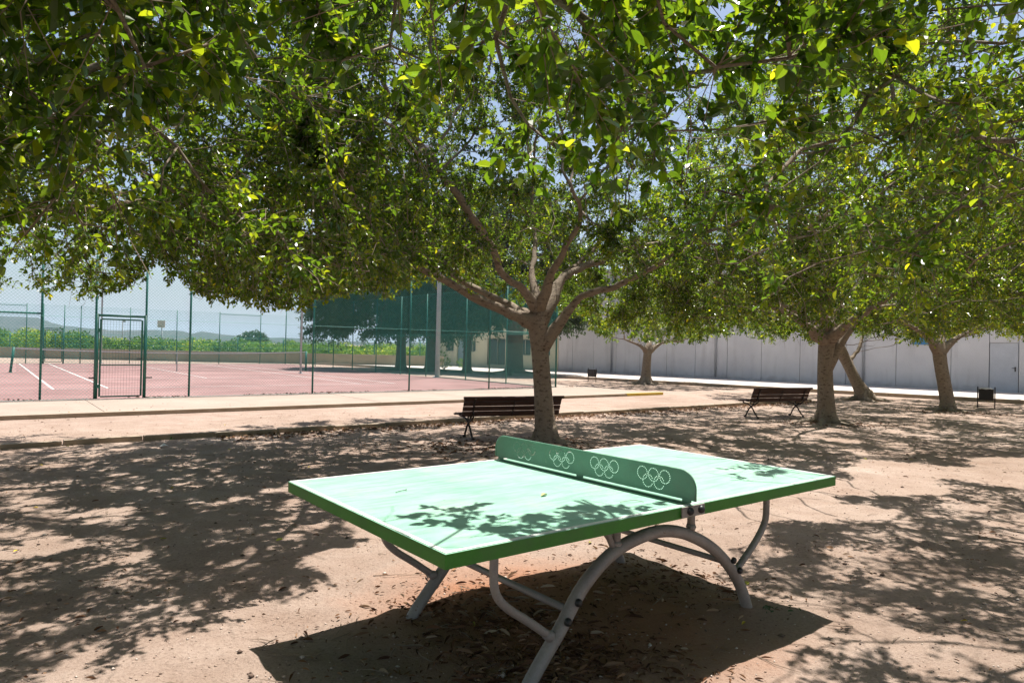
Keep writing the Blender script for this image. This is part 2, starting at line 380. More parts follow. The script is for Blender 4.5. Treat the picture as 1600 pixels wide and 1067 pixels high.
# hills
def hills():
    prof = [(-1400, 60), (-900, 74), (-400, 58), (-100, 42), (0, 30), (60, 28), (115, 22), (140, 17), (190, 14), (215, 15), (250, 19), (275, 17), (300, 11), (318, 16), (335, 13), (360, 12), (400, 9), (450, 8), (520, 5), (600, 4), (700, 7), (900, 12), (1200, 18), (1700, 26), (2300, 20)]
    px = np.array([a[0] for a in prof]); ph = np.array([a[1] for a in prof])
    X = np.linspace(-1400, 2300, 260); D = np.linspace(0, 1, 16); vs = []
    for j, d in enumerate(D):
        dist = 2600 + 1500*d
        for k, x in enumerate(X):
            b = (x-800)/1067; h = np.interp(x, px, ph)/1067*3100*.98
            n = (vnoise(np.array([x*.02]), np.array([d*4.]), 9)[0]-.5)*.35 + (vnoise(np.array([x*.09]), np.array([d*9.]), 10)[0]-.5)*.14
            vs.append((b*dist, dist, max(-2, h*math.sin(math.pi*min(1, d*1.0))**.8*(1+n)*1.12*(.78 if d < .3 else 1))))
    i = np.arange(len(vs)).reshape(len(D), len(X))
    q = np.stack([i[:-1, :-1], i[:-1, 1:], i[1:, 1:], i[1:, :-1]], -1).reshape(-1, 4)
    me = np_mesh('hills', vs, q, np.full(len(q), 4), smooth=True)
    tag(link('hills', me, MAT['hill']), 'distant wooded hills on the horizon', kind='structure')
hills()

# ---------------------------------------------------------------- trees
def px_of(P):
    """horizontal / vertical bearing of points (N,3) as seen from the park's viewpoint, used to shape the pruned crown skirts"""
    x = P[:, 0]; y = np.maximum(P[:, 1], .05); z = P[:, 2]-CAM_H
    X = FPX*x/y; Yp = -FPX*(z-y*PITCH)/(y+z*PITCH)
    c, s = math.cos(ROLL), math.sin(ROLL)
    return 800 + X*c - Yp*s, 533.5 + X*s + Yp*c
SK_X = [0, 60, 100, 125, 150, 165, 200, 235, 250, 275, 262, 300, 350, 400, 430, 500, 560, 620, 650, 700, 760, 820, 860, 900, 940, 1000, 1050, 1100, 1130, 1170, 1200, 1250, 1280, 1320, 1400, 1450, 1500, 1560, 1600]
SK_Y = [455, 462, 470, 492, 488, 462, 458, 438, 412, 418, 450, 472, 478, 490, 492, 480, 470, 462, 452, 455, 470, 480, 485, 500, 530, 540, 535, 542, 522, 524, 540, 545, 540, 528, 536, 545, 530, 525, 535]
_o = np.argsort(SK_X); SK_X = np.array(SK_X, float)[_o]; SK_Y = np.array(SK_Y, float)[_o]
# open, sunlit ground (world xy) that the pruned crowns leave free
LIT = np.array([(-1.0, 2.9), (-1.25, 3.6), (-.9, 4.4), (-1.5, 5.3), (-1.3, 6.3), (-.3, 7.4), (2.4, 8.0), (5, 9.3), (9, 11), (9.3, 9.9), (5, 7.9), (2.5, 6.3), (1.75, 4.9), (1.5, 3.7), (1.0, 3.0)])
TX, TY, TTH = -.216, 2.3789, .6639
def in_poly(x, y, P):
    c = np.zeros(len(x), bool); j = len(P)-1
    for i in range(len(P)):
        a, b = P[i], P[j]
        k = ((a[1] > y) != (b[1] > y)) & (x < (b[0]-a[0])*(y-a[1])/(b[1]-a[1]+1e-12)+a[0]); c ^= k; j = i
    return c
def keep_mask(P, skirt=0, rs=None):
    sx, sy = px_of(P)
    lim = np.interp(sx, SK_X, SK_Y) + skirt + (vnoise(P[:, 0]*3, P[:, 1]*3+P[:, 2]*2, 4)-.5)*18
    k = (sy < lim) | (P[:, 1] < .5)
    # ground point and table-height point below each leaf along the sun's rays
    def fall(h):
        f = (P[:, 2]-h)/SUN.z
        return P[:, 0]-SUN.x*f, P[:, 1]-SUN.y*f
    gx, gy = fall(0); n = .9
    jx = (vnoise(gx*1.7, gy*1.7, 5)-.5)*n; jy = (vnoise(gx*1.7+9, gy*1.7, 6)-.5)*n
    lit = in_poly(gx+jx, gy+jy, LIT)
    # openings cut in the crowns along the sun's rays, added to fleck the ground
    gap = (vnoise(gx*2.1+40, gy*1.7+40, 15)*.35+vnoise(gx*6.5, gy*5+11, 16)*.35+vnoise(gx*15, gy*12+11, 17)*.30) > np.where((gx > 1.2) | (gy > 5.5), .70, .675)
    lit = lit | gap
    tx, ty = fall(.76)
    a = (tx-TX)*math.cos(TTH)+(ty-TY)*math.sin(TTH); b = -(tx-TX)*math.sin(TTH)+(ty-TY)*math.cos(TTH)
    ont = (a > -.1) & (a < 2.84) & (b > -.05) & (b < 1.6)
    allow = np.zeros(len(P), bool); a = a+(vnoise(tx*9, ty*9, 41)-.5)*.22; b = b+(vnoise(tx*9+5, ty*9, 42)-.5)*.2
    for ea, eb, ra, rb in TBL: allow |= ((a-ea)/ra)**2 + ((b-eb)/rb)**2 < 1
    bad = np.where(ont, ~allow | (vnoise(tx*16, ty*16, 43) > .70), lit)
    return k & ~bad
TBL = [(.28, .08, .32, .22), (.74, .10, .32, .21), (.18, .80, .18, .30), (.34, .44, .22, .22), (1.15, .03, .20, .08), (2.45, .38, .35, .26), (2.42, 1.05, .12, .12)]

def grow(seeds, attr, step=.26, infl=1.3, kill=.38, iters=70, rs=None):
    """space colonisation: seeds = list of (pos, parent, radius) -> arrays"""
    pos = [np.array(s[0], float) for s in seeds]; par = [s[1] for s in seeds]; rad = [s[2] for s in seeds]
    A = np.asarray(attr, float); P = np.array(pos)
    d = np.linalg.norm(A[:, None]-P[None], axis=2); near = d.argmin(1); nd = d.min(1)
    alive = nd > kill*.5
    for it in range(iters):
        reach = infl if it > 25 else 9
        idx = np.where(alive & (nd < reach))[0]
        if len(idx) == 0: break
        v = A[idx]-np.array(pos)[near[idx]]; v /= np.linalg.norm(v, axis=1)[:, None]+1e-9
        # pull is stronger from close points, so limbs split up instead of all chasing one centroid
        wgt = 1/(nd[idx]+.3); acc = {}
        for n_, vec, w_ in zip(near[idx], v, wgt):
            if n_ in acc: acc[n_] += vec*w_
            else: acc[n_] = vec*w_
        new = []
        for n_, vec in acc.items():
            q = vec/(np.linalg.norm(vec)+1e-9) + rs.normal(0, .16, 3); q /= np.linalg.norm(q)
            new.append((pos[n_]+q*step, n_))
        base = len(pos)
        for p_, n_ in new: pos.append(p_); par.append(n_); rad.append(0)
        NP = np.array([p_ for p_, _ in new]); dd = np.linalg.norm(A[:, None]-NP[None], axis=2)
        m_ = dd.argmin(1); mv = dd.min(1); b = mv < nd; near[b] = base+m_[b]; nd[b] = mv[b]
        alive &= nd > kill
        if len(pos) > 9000: break
    return np.array(pos), np.array(par), np.array(rad)

def leaves_mesh(P, D, Nn, Ln, Wd, tint):
    """folded leaves: P origin, D axis, Nn normal"""
    S = np.cross(D, Nn); n = len(P)
    prof = [(0, 0, 0), (.22, .36, .10), (.52, .5, .12), (.80, .30, .05), (1.0, 0, -.10), (.80, -.30, .05), (.52, -.5, .12), (.22, -.36, .10)]
    Vv = np.empty((n, 8, 3), np.float32)
    for k, (t, s, h) in enumerate(prof):
        Vv[:, k] = P + D*(Ln*t)[:, None] + S*(Wd*s)[:, None] + Nn*(Ln*h)[:, None]
    b = (np.arange(n)*8)[:, None]
    F = np.concatenate([b+np.array([[0, 1, 2, 3, 4]]), b+np.array([[0, 4, 5, 6, 7]])], 1).reshape(-1)
    C = np.ones((n, 8, 4), np.float32); C[:, :, 0] = tint[:, None]; C[:, :, 1] = rng.random(n)[:, None]
    return Vv.reshape(-1, 3), F, np.full(n*2, 5), C.reshape(-1, 4)
def unit(a): return a/(np.linalg.norm(a, axis=1)[:, None]+1e-9)
def prisms(A, B, r):
    """thin three-sided twigs from A to B"""
    D = unit(B-A); ref = np.where(np.abs(D[:, 2:3]) > .9, np.array([[1., 0, 0]]), np.array([[0, 0, 1.]]))
    N1 = unit(np.cross(D, ref)); N2 = np.cross(D, N1); n = len(A); Vv = np.empty((n, 6, 3), np.float32)
    for k in range(3):
        a = 2*math.pi*k/3; o = N1*math.cos(a)+N2*math.sin(a)
        Vv[:, k] = A+o*r; Vv[:, 3+k] = B+o*r*.55
    b = (np.arange(n)*6)[:, None]
    F = np.concatenate([b+np.array([[0, 1, 4, 3]]), b+np.array([[1, 2, 5, 4]]), b+np.array([[2, 0, 3, 5]])], 1).reshape(-1)
    return Vv.reshape(-1, 3), F, np.full(n*3, 4)

def tree(name, label, cat, base, limbs, env, seed, n_attr=900, twigs=2.2, per=9, leaf=(.058, .034), leafmat='leaf', bark='bark',
         blobs=(), thin=0, skirt=0, group=None, prune=True, yellow=0.0, kill=.38, twl=(.16, .38), droop=.25, step=.26, tipr=.0055, openness=2.6):
    n_attr = int(n_attr*1.7); kill *= .8; twigs *= 2.4; per += 5
    rs = np.random.default_rng(seed); base = np.array(base, float)
    seeds = []; chains0 = []
    # limbs: list of (parent limb index, parent point index, [(x,y,z,r)...]) in world coordinates
    ends = []
    for par, pi, pts in limbs:
        if par is not None: pts = [pts[0]] + [(q[0], q[1], q[2], q[3]*.74) for q in pts[1:]]
        sp = spline(pts, 4); start = len(seeds); idxs = []
        for k, q in enumerate(sp):
            if k == 0 and par is not None:
                idxs.append(ends[par][min(pi*4, len(ends[par])-1)]); continue
            jit = rs.normal(0, .012 + .1*0, 3) if (k > 0 and par is not None) else np.zeros(3)
            seeds.append((np.array(q[:3])+jit, idxs[-1] if idxs else -1, q[3])); idxs.append(len(seeds)-1)
        ends.append(idxs)
    ex, ey, ez, ER, zt, zb = env      # centre, radius, top height, bottom height at rim
    A = []
    while len(A) < n_attr:
        q = rs.uniform(-1, 1, 3); rr_ = math.hypot(q[0], q[1])
        if rr_ > 1: continue
        lump = .80 + .34*vnoise(np.array([math.atan2(q[1], q[0])*2.2+10]), np.array([q[2]*2+seed*3.1]), seed)[0]
        Rr = ER*lump
        top = ez + (zt-ez)*math.sqrt(max(0, 1-rr_**2)) * (.85+.3*vnoise(np.array([q[0]*3+5]), np.array([q[1]*3+5.]), seed+1)[0])
        bot = zb + (ez-zb)*.9*(1-rr_)**1.0 * .9 + .35*(vnoise(np.array([q[0]*4+5]), np.array([q[1]*4+5.]), seed+2)[0]-.5)
        if bot > top: continue
        z = bot + (top-bot)*(q[2]*.5+.5)
        shell = max(rr_, (z-bot)/(top-bot), 1-(z-bot)/(top-bot)*1.3)
        if rs.random() > shell**openness: continue
        p = np.array([ex+q[0]*Rr, ey+q[1]*Rr, z])
        if vnoise(np.array([p[0]*.9]), np.array([p[1]*.9+p[2]*.8]), seed+7)[0] < thin: continue
        A.append(p)
    for bx_, by_, bz_, br_, bn_ in blobs:
        for _ in range(bn_): A.append(np.array([bx_, by_, bz_])+rs.normal(0, br_*.55, 3))
    A = np.array(A)
    if prune: A = A[keep_mask(A, skirt-6)]
    pos, par, rad = grow(seeds, A, rs=rs, kill=kill, step=step)
    n = len(pos); nch = np.zeros(n, int); kids = [[] for _ in range(n)]
    for i_ in range(n):
        if par[i_] >= 0: kids[par[i_]].append(i_); nch[par[i_]] += 1
    # radii by the pipe model, limbs keep at least their given radius
    ac = np.zeros(n); r_ = np.zeros(n)
    for i_ in range(n-1, -1, -1):
        if not kids[i_]: ac[i_] = tipr**2.3
        r_[i_] = max(ac[i_]**(1/2.3), rad[i_]) if rad[i_] > 0 else min(ac[i_]**(1/2.3), .035)
        if par[i_] >= 0: ac[par[i_]] += ac[i_]
    # grown wood must not be thicker than what carries it
    for i_ in range(n):
        if par[i_] >= 0 and rad[i_] == 0: r_[i_] = min(r_[i_], r_[par[i_]]*.97)
    mb = MB(); done = set(); st = [(0, -1)]
    root = empty(name, tuple(base), label, cat, 0, group)
    starts = [(i_, -1) for i_ in range(n) if par[i_] < 0]
    while starts:
        s, p0 = starts.pop(); ch = [p0] if p0 >= 0 else []; c = s
        while True:
            ch.append(c)
            if not kids[c]: break
            ks = sorted(kids[c], key=lambda q: (-r_[q], q))
            for q in ks[1:]: starts.append((q, c))
            c = ks[0]
        if len(ch) < 2: continue
        rs_ = [float(r_[q]) for q in ch]
        if p0 >= 0: rs_[0] = min(rs_[0], rs_[1]*1.35)
        mx = max(rs_); sd_ = 16 if mx > .1 else 10 if mx > .04 else 6 if mx > .015 else 4
        mb.tube([pos[q]-base for q in ch], rs_, sd_, True)
    if r_[0] > .15:
        for k in range(6):
            a = k*1.05+rs.uniform(-.3, .3); L_ = rs.uniform(.28, .5)*r_[0]/.2; q = [np.array([math.cos(a+b)*d, math.sin(a+b)*d, z]) for d, z, b in ((r_[0]*.30, .26, 0), (r_[0]*.62, .10, 0), (r_[0]*.95, .03, .05), (r_[0]+L_*.5, -.005, .12), (r_[0]+L_, -.05, .2))]
            mb.tube(spline(q, 3), [float(v) for v in np.linspace(r_[0]*.42, r_[0]*.10, 13)], 8)
    me = mb.mesh('trunk', True); link('trunk', me, MAT[bark], root)
    # twigs with leaves on all thin wood
    thinn = np.where((r_ < .016))[0]
    w_ = np.where(nch[thinn] == 0, 2.2, 1.0)*twigs/1.2
    axd = np.hypot(pos[thinn, 0]-base[0], pos[thinn, 1]-base[1]); w_ = w_*np.clip((axd+np.maximum(pos[thinn, 2]-2.6, 0)*.8-.8)/1.4, .05, 1)
    cnt = np.floor(w_ + rs.random(len(w_))).astype(int)
    T = np.repeat(thinn, cnt); O_ = pos[T]; pp = pos[np.maximum(par[T], 0)]
    bd = unit(O_-pp)
    fr = rs.random((len(T), 1)); O_ = O_*(1-fr)+pp*fr
    D = unit(bd*.7 + rs.normal(0, .62, (len(T), 3)) + np.array([0, 0, -droop*.4+.12]))
    TL = rs.uniform(twl[0], twl[1], len(T)); E = O_ + D*TL[:, None] + np.array([0, 0, -1.])*(TL*droop*rs.random(len(T)))[:, None]
    if prune:
        k = keep_mask(E, skirt) & keep_mask((O_+E)/2, skirt+4); O_, E, D, TL, T = O_[k], E[k], D[k], TL[k], T[k]
    nb = int(len(thinn)*1.6); tb_ = rs.choice(thinn, nb); ob = pos[tb_]; db = unit(unit(ob-pos[np.maximum(par[tb_], 0)])*.6+rs.normal(0, .6, (nb, 3))); eb = ob+db*rs.uniform(.2, .55, nb)[:, None]
    if prune:
        k = keep_mask(eb, skirt+2) & keep_mask((ob+eb)/2, skirt+2); ob, eb = ob[k], eb[k]
    mid_ = (ob+eb)/2+rs.normal(0, .035, ob.shape)
    VT, FT, ST = prisms(np.concatenate([O_, ob, mid_]), np.concatenate([E, mid_, eb]), .0028)
    nl = per; m_ = len(T)
    f = np.tile((np.arange(nl)+1)/nl, m_)*.88 + rs.random(m_*nl)*.12
    LO = np.repeat(O_, nl, 0)*(1-f[:, None]) + np.repeat(E, nl, 0)*f[:, None]
    TD = np.repeat(unit(E-O_), nl, 0)
    az = np.tile(np.arange(nl)*2.4, m_) + np.repeat(rs.random(m_)*6.28, nl)
    ref = np.where(np.abs(TD[:, 2:3]) > .9, np.array([[1., 0, 0]]), np.array([[0, 0, 1.]]))
    n1 = unit(np.cross(TD, ref)); n2 = np.cross(TD, n1)
    LD = unit(TD*.55 + (n1*np.cos(az)[:, None] + n2*np.sin(az)[:, None])*.8 + rs.normal(0, .28, TD.shape) + np.array([0, 0, -.18]))
    up = unit(np.array([[0, 0, 1.]]) + rs.normal(0, .55, TD.shape)); LN = unit(up - LD*np.sum(up*LD, 1)[:, None])
    sz = rs.uniform(.5, 1.2, len(LD)); age = np.repeat(rs.random(m_), nl)
    tint = np.clip(.10 + .45*rs.random(len(LD)) + .30*age**2 + .12*f + yellow, 0, .93)
    y_ = rs.random(len(LD)) < .004 + yellow*.05; tint[y_] = rs.uniform(.9, 1, y_.sum())
    if prune:
        k = keep_mask(LO+LD*leaf[0]*.5, skirt+8)
        LO, LD, LN, sz, tint = LO[k], LD[k], LN[k], sz[k], tint[k]
    VL, FL, SL, CL = leaves_mesh(LO, LD, LN, leaf[0]*sz, leaf[1]*sz, tint)
    Vv = np.concatenate([VL, VT])-base; F = np.concatenate([FL, FT+len(VL)])
    C = np.concatenate([CL, np.ones((len(VT), 4))]); S = np.concatenate([SL, ST]); MI = np.concatenate([np.zeros(len(SL)), np.ones(len(ST))])
    me = np_mesh('crown', Vv, F, S, MI, False, C); link('crown', me, [MAT[leafmat], MAT['twig']], root)
    print(name, 'nodes', n, 'leaves', len(LO))
    return root
def gen_limbs(bx, by, r0, hf, n, rs_seed, lean=(0, 0), spread=1.5, rise=1.1, lr=.09):
    """a plain trunk with n limbs"""
    q = random.Random(rs_seed); tx, ty = bx+lean[0], by+lean[1]
    L = [(None, 0, [(bx, by, -.06, r0*1.5), (bx+lean[0]*.12, by+lean[1]*.12, .22, r0*1.12), (bx+lean[0]*.5, by+lean[1]*.5, hf*.55, r0*.95), (tx, ty, hf, r0*1.0), (tx+.02, ty, hf+.25, r0*.8)])]
    a0 = q.random()*6.28
    for k in range(n):
        a = a0 + 2*math.pi*k/n + q.uniform(-.25, .25); s = spread*q.uniform(.8, 1.2); z = hf+.05+q.uniform(0, .2)
        c, s_ = math.cos(a), math.sin(a); rz = rise*q.uniform(.7, 1.5)
        L.append((0, 3, [(tx, ty, hf-.05, lr), (tx+c*.35*s, ty+s_*.35*s, z+.2*rz, lr*.9), (tx+c*.75*s, ty+s_*.75*s, z+.5*rz, lr*.7), (tx+c*1.3*s, ty+s_*1.3*s, z+.95*rz, lr*.5), (tx+c*1.8*s, ty+s_*1.8*s, z+1.5*rz, lr*.33)]))
    return L
G = 'broad-leaved shade trees on the sandy ground'

def with_trunk(tr, *ls):
    return [(None, 0, tr)] + [(0, pi, [tr[pi]] + l) for pi, l in ls]
# the tree beside the bench, behind the table
T1 = with_trunk([(.58, 10.72, -.05, .23), (.56, 10.72, .12, .18), (.51, 10.72, .72, .145), (.44, 10.72, 1.45, .135), (.40, 10.72, 1.85, .155), (.40, 10.72, 2.08, .11)],
 (4, [(-.01, 10.6, 2.01, .115), (-.5, 10.4, 2.21, .095), (-.97, 10.1, 2.44, .075), (-1.35, 9.8, 2.60, .058), (-1.85, 9.4, 2.90, .045), (-2.5, 8.9, 3.35, .03)]),
 (4, [(-.06, 11.0, 2.16, .09), (-.55, 11.3, 2.41, .07), (-1.07, 11.7, 2.76, .05), (-1.63, 12.1, 3.42, .042), (-2.1, 12.4, 4.1, .034), (-2.7, 12.6, 4.8, .022)]),
 (5, [(.16, 10.5, 2.36, .085), (-.16, 10.1, 2.57, .07), (-.32, 9.7, 2.92, .055), (-.6, 9.2, 3.27, .05), (-.95, 8.7, 3.70, .04), (-1.4, 8.2, 4.2, .025)]),
 (5, [(.31, 11.1, 2.67, .07), (.35, 11.5, 3.25, .05), (.29, 11.9, 3.99, .035)]),
 (5, [(.58, 10.3, 2.64, .08), (.75, 9.8, 2.96, .06), (.91, 9.3, 3.28, .04), (.74, 8.8, 3.59, .03)]),
 (4, [(.81, 11.1, 2.63, .09), (1.32, 11.5, 2.93, .075), (2.05, 12.0, 3.28, .05), (3.01, 12.5, 3.52, .045), (3.6, 12.8, 3.85, .034), (4.3, 13.1, 4.2, .02)]),
 (3, [(.93, 10.6, 2.17, .08), (1.23, 10.4, 2.36, .07), (1.61, 10.2, 2.46, .058), (2.05, 9.8, 2.72, .045), (2.6, 9.3, 3.1, .03)]),
 (5, [(.74, 11.6, 2.62, .07), (1.48, 12.4, 3.36, .05), (1.9, 13.0, 4.13, .03)]))
tree('shade_tree', 'spreading shade tree whose trunk stands before the bench just behind the green table', 'tree', (.56, 10.72, 0), T1,
     (.2, 10.5, 3.2, 5.1, 8.2, 1.95), 11, 2500, 2.3, 9, group=G, kill=.36,
     blobs=[(.3, 10, 5.8, .8, 70), (1.1, 9.5, 5.3, .8, 60), (-.6, 9.8, 5.6, .8, 60), (0, 9.0, 4.9, .7, 50), (.9, 10.5, 6.4, .7, 40), (-3.6, 10.3, 2.5, .9, 60), (-2.4, 9.6, 2.6, .8, 40), (-4.3, 10.9, 2.8, .8, 40), (-1.5, 11.6, 2.6, .7, 30)])
T2 = with_trunk([(6.90, 14.9, -.05, .27), (6.89, 14.9, .12, .215), (6.87, 14.9, .49, .175), (6.84, 14.9, 1.16, .155), (6.87, 14.9, 1.75, .17), (6.89, 14.9, 2.0, .14)],
 (4, [(6.32, 14.6, 2.07, .12), (5.89, 14.3, 2.26, .09), (5.26, 13.9, 2.45, .06), (4.66, 13.5, 2.89, .035)]),
 (4, [(6.62, 15.2, 2.24, .09), (6.35, 15.6, 2.52, .07), (5.9, 16.2, 2.95, .04)]),
 (5, [(6.57, 14.5, 2.42, .09), (6.16, 14.1, 2.91, .06), (5.77, 13.6, 3.44, .035)]),
 (5, [(7.33, 15.3, 2.55, .085), (7.9, 15.8, 3.0, .06), (8.58, 16.4, 3.72, .035)]),
 (3, [(7.42, 14.9, 2.13, .085), (7.89, 14.8, 2.5, .065), (8.47, 14.6, 2.6, .05), (8.83, 14.3, 2.79, .035)]),
 (4, [(7.11, 14.2, 2.24, .09), (7.39, 13.5, 2.59, .06), (7.66, 13.0, 3.03, .03)]))
tree('shade_tree', 'shade tree with a thick pale trunk at the right end of the farther bench', 'tree', (6.87, 14.9, 0), T2,
     (6.7, 14.7, 3.1, 4.7, 7.6, 1.9), 23, 1350, 2.2, 8, group=G, yellow=.06, blobs=[(3.6, 13.6, 2.1, .6, 35), (4.6, 14.4, 1.9, .5, 30)])
T3 = with_trunk([(12.06, 18.8, -.05, .26), (12.03, 18.8, .12, .20), (11.97, 18.8, .47, .175), (11.83, 18.8, 1.18, .165), (11.77, 18.8, 1.6, .17), (11.77, 18.8, 1.79, .13)],
 (4, [(11.36, 18.6, 1.96, .11), (10.9, 18.3, 2.17, .08), (10.2, 18.0, 2.43, .05)]),
 (4, [(12.32, 19.0, 1.98, .1), (12.86, 19.2, 2.23, .07), (13.7, 19.5, 2.57, .04)]),
 (5, [(12.19, 19.3, 2.25, .07), (12.6, 19.8, 2.93, .04)]))
tree('shade_tree', 'shade tree with upright trunk between the leaning tree and right-hand litter bin', 'tree', (12.02, 18.8, 0), T3,
     (12.2, 18.4, 3.0, 4.4, 6.6, 1.85), 31, 1000, 2.0, 8, group=G, yellow=.10, kill=.42)
T4 = with_trunk([(11.75, 22.6, -.05, .38), (11.70, 22.6, .14, .29), (11.46, 22.6, .53, .19), (11.13, 22.6, 1.16, .165), (10.89, 22.6, 1.62, .18), (10.72, 22.6, 1.99, .14)],
 (3, [(11.3, 22.7, 1.40, .09), (11.58, 22.8, 1.69, .08), (11.81, 23.0, 2.13, .06), (12.16, 23.2, 2.69, .04)]),
 (4, [(10.23, 22.3, 2.29, .08), (9.47, 22.0, 2.68, .05)]),
 (5, [(10.93, 22.9, 2.65, .08), (11.28, 23.2, 3.54, .05)]))
tree('shade_tree', 'shade tree with a trunk leaning strongly to the left, behind the thick pale trunk', 'tree', (11.7, 22.6, 0), T4,
     (10.8, 22.6, 2.9, 3.9, 6.0, 1.8), 37, 700, 1.8, 8, leaf=(.08, .045), group=G, kill=.45)
T5 = with_trunk([(5.99, 30.4, -.05, .36), (5.99, 30.4, .15, .26), (6.0, 30.4, .71, .2), (6.05, 30.4, 1.43, .18), (6.07, 30.4, 1.65, .14)],
 (3, [(5.66, 30.2, 1.7, .09), (4.92, 30.0, 1.97, .05)]), (3, [(6.74, 30.6, 1.84, .07), (7.67, 30.9, 1.95, .05)]), (4, [(6.3, 30.9, 2.3, .07), (6.41, 31.2, 3.18, .05)]))
tree('shade_tree', 'smallest-looking shade tree far off by the road, before the middle of the pale hall wall', 'tree', (5.99, 30.4, 0), T5,
     (6.0, 30.4, 3.0, 4.2, 6.4, 1.8), 41, 700, 1.8, 8, leaf=(.09, .05), group=G, kill=.48, skirt=4, blobs=[(2.8, 30.2, 2.3, .6, 25)])
# trees whose trunks stand outside the picture
T0 = with_trunk([(-6.2, 6.3, -.05, .3), (-6.2, 6.3, .7, .2), (-6.15, 6.3, 1.5, .2), (-6.1, 6.3, 2.0, .21), (-6.0, 6.35, 2.3, .15)],
 (4, [(-5.5, 6.45, 3.1, .11), (-5.01, 6.6, 3.57, .09), (-4.7, 6.9, 3.98, .07), (-4.1, 7.2, 4.6, .04)]),
 (3, [(-5.6, 6.8, 2.6, .07), (-5.28, 7.0, 2.72, .05), (-4.68, 7.4, 2.88, .035), (-4.0, 7.8, 3.1, .02)]),
 (4, [(-5.7, 5.8, 2.9, .09), (-5.1, 5.2, 3.4, .07), (-4.3, 4.6, 3.9, .05), (-3.5, 4.2, 4.3, .03)]),
 (4, [(-6.1, 7.2, 3.0, .09), (-5.9, 8.2, 3.7, .06), (-5.5, 9.2, 4.3, .04)]),
 (4, [(-6.9, 6.0, 3.0, .09), (-7.8, 5.7, 3.8, .06), (-8.6, 5.5, 4.4, .04)]))
tree('shade_tree', 'dense shade tree at the left edge, only crown and two limbs in view', 'tree', (-6.2, 6.3, 0), T0,
     (-5.6, 6.2, 3.1, 4.9, 7.0, 1.9), 53, 2000, 2.3, 9, group=G, kill=.36, blobs=[(-3.2, 7.2, 2.5, .8, 50), (-4.4, 8.2, 2.4, .8, 50), (-2.8, 5.2, 2.9, .7, 40)])
tree('shade_tree', 'shade tree overhanging the right foreground, crown nearest the table on the right', 'tree', (5.9, 5.0, 0),
     gen_limbs(5.9, 5.0, .21, 1.95, 6, 8, (0, .05), 1.3, 1.1), (5.0, 5.7, 3.0, 4.4, 6.2, 2.0), 61, 1900, 2.0, 8, group=G, yellow=.05, kill=.38,
     blobs=[(1.75, 4.0, 2.9, .5, 30), (2.2, 3.9, 3.2, .5, 30), (2.5, 5.2, 3.3, .6, 25)], thin=.12)
tree('shade_tree', 'shade tree overhead, its large dark leaf sprays hanging down at the top middle', 'tree', (-1.3, -1.6, 0),
     gen_limbs(-1.3, -1.6, .22, 2.0, 6, 4, (.1, .1), 1.4, 1.2), (-1.0, -1.2, 3.3, 4.6, 6.8, 2.3), 71, 900, 2.0, 9, leaf=(.074, .046), group=G, kill=.34,
     blobs=[(.40, 3.45, 2.75, .36, 60), (0, 3.15, 2.7, .36, 60), (-.3, 3.2, 2.95, .34, 50), (.75, 3.4, 2.85, .36, 60), (1.05, 3.4, 3.0, .3, 40), (1.35, 3.45, 2.6, .16, 18), (1.38, 3.4, 2.3, .10, 10), (.95, 3.2, 2.65, .2, 24),
            (-.6, 3.0, 3.05, .3, 36), (-1.9, 2.8, 2.75, .4, 60), (-1.5, 2.9, 3.0, .35, 40), (-2.4, 2.7, 2.6, .4, 50), (-1.0, 2.9, 3.1, .3, 30), (.5, 2.95, 2.85, .35, 50), (.1, 2.9, 2.75, .35, 50), (1.7, 3.6, 3.2, .3, 30), (.6, 3.7, 3.2, .4, 40)])
tree('shade_tree', 'shade tree beyond the right edge, its yellowish crown overhanging the litter bin', 'tree', (17.6, 21.6, 0),
     gen_limbs(17.6, 21.6, .22, 1.8, 5, 12, (0, 0), 1.3, 1.0), (17.0, 21.2, 3.0, 4.6, 6.4, 1.9), 83, 900, 1.9, 8, leaf=(.075, .042), group=G, yellow=.16, kill=.44)
tree('shade_tree', 'shade tree at the right edge, its light crown reaching in above the hall door', 'tree', (12.3, 9.6, 0),
     gen_limbs(12.3, 9.6, .22, 1.9, 6, 15, (0, 0), 1.3, 1.1), (11.0, 10.0, 3.2, 4.9, 6.8, 2.1), 97, 1050, 2.0, 8, group=G, yellow=.12, kill=.40, thin=.2)
# big dark trees behind the court
G2 = 'big dark trees behind the tennis court'
for k, (bx, by, r0, rad_, dx, lab) in enumerate([(-6.75, 41.6, .38, 4.3, -1.4, 'big dark tree behind the court, leftmost of four thick trunks, crown spreading left'),
        (-4.77, 40.5, .44, 2.9, 0, 'big dark tree behind the court, its thick trunk just left of the grey lamp pole'),
        (-2.58, 39.7, .30, 2.4, 0, 'big dark tree behind the court with the thinnest trunk, before the cream building'),
        (.18, 38.3, .58, 3.2, .6, 'big dark tree behind the court with the widest flared trunk, near the bench tree')]):
    tree('big_tree', lab, 'tree', (bx, by, 0), gen_limbs(bx, by, r0*.8, 2.9, 5, 30+k, (0, .1), 1.6, 2.2, .2),
         (bx+dx, by, 4.6, rad_, 11.0, (2.0, 2.3, 2.9, 2.7)[k]), 101+k, 520, 3.0, 9, leaf=(.21, .085), leafmat='leaf_dark', bark='bark2', group=G2, kill=.62, step=.42, prune=False, twl=(.4, .9), droop=.8, tipr=.012)
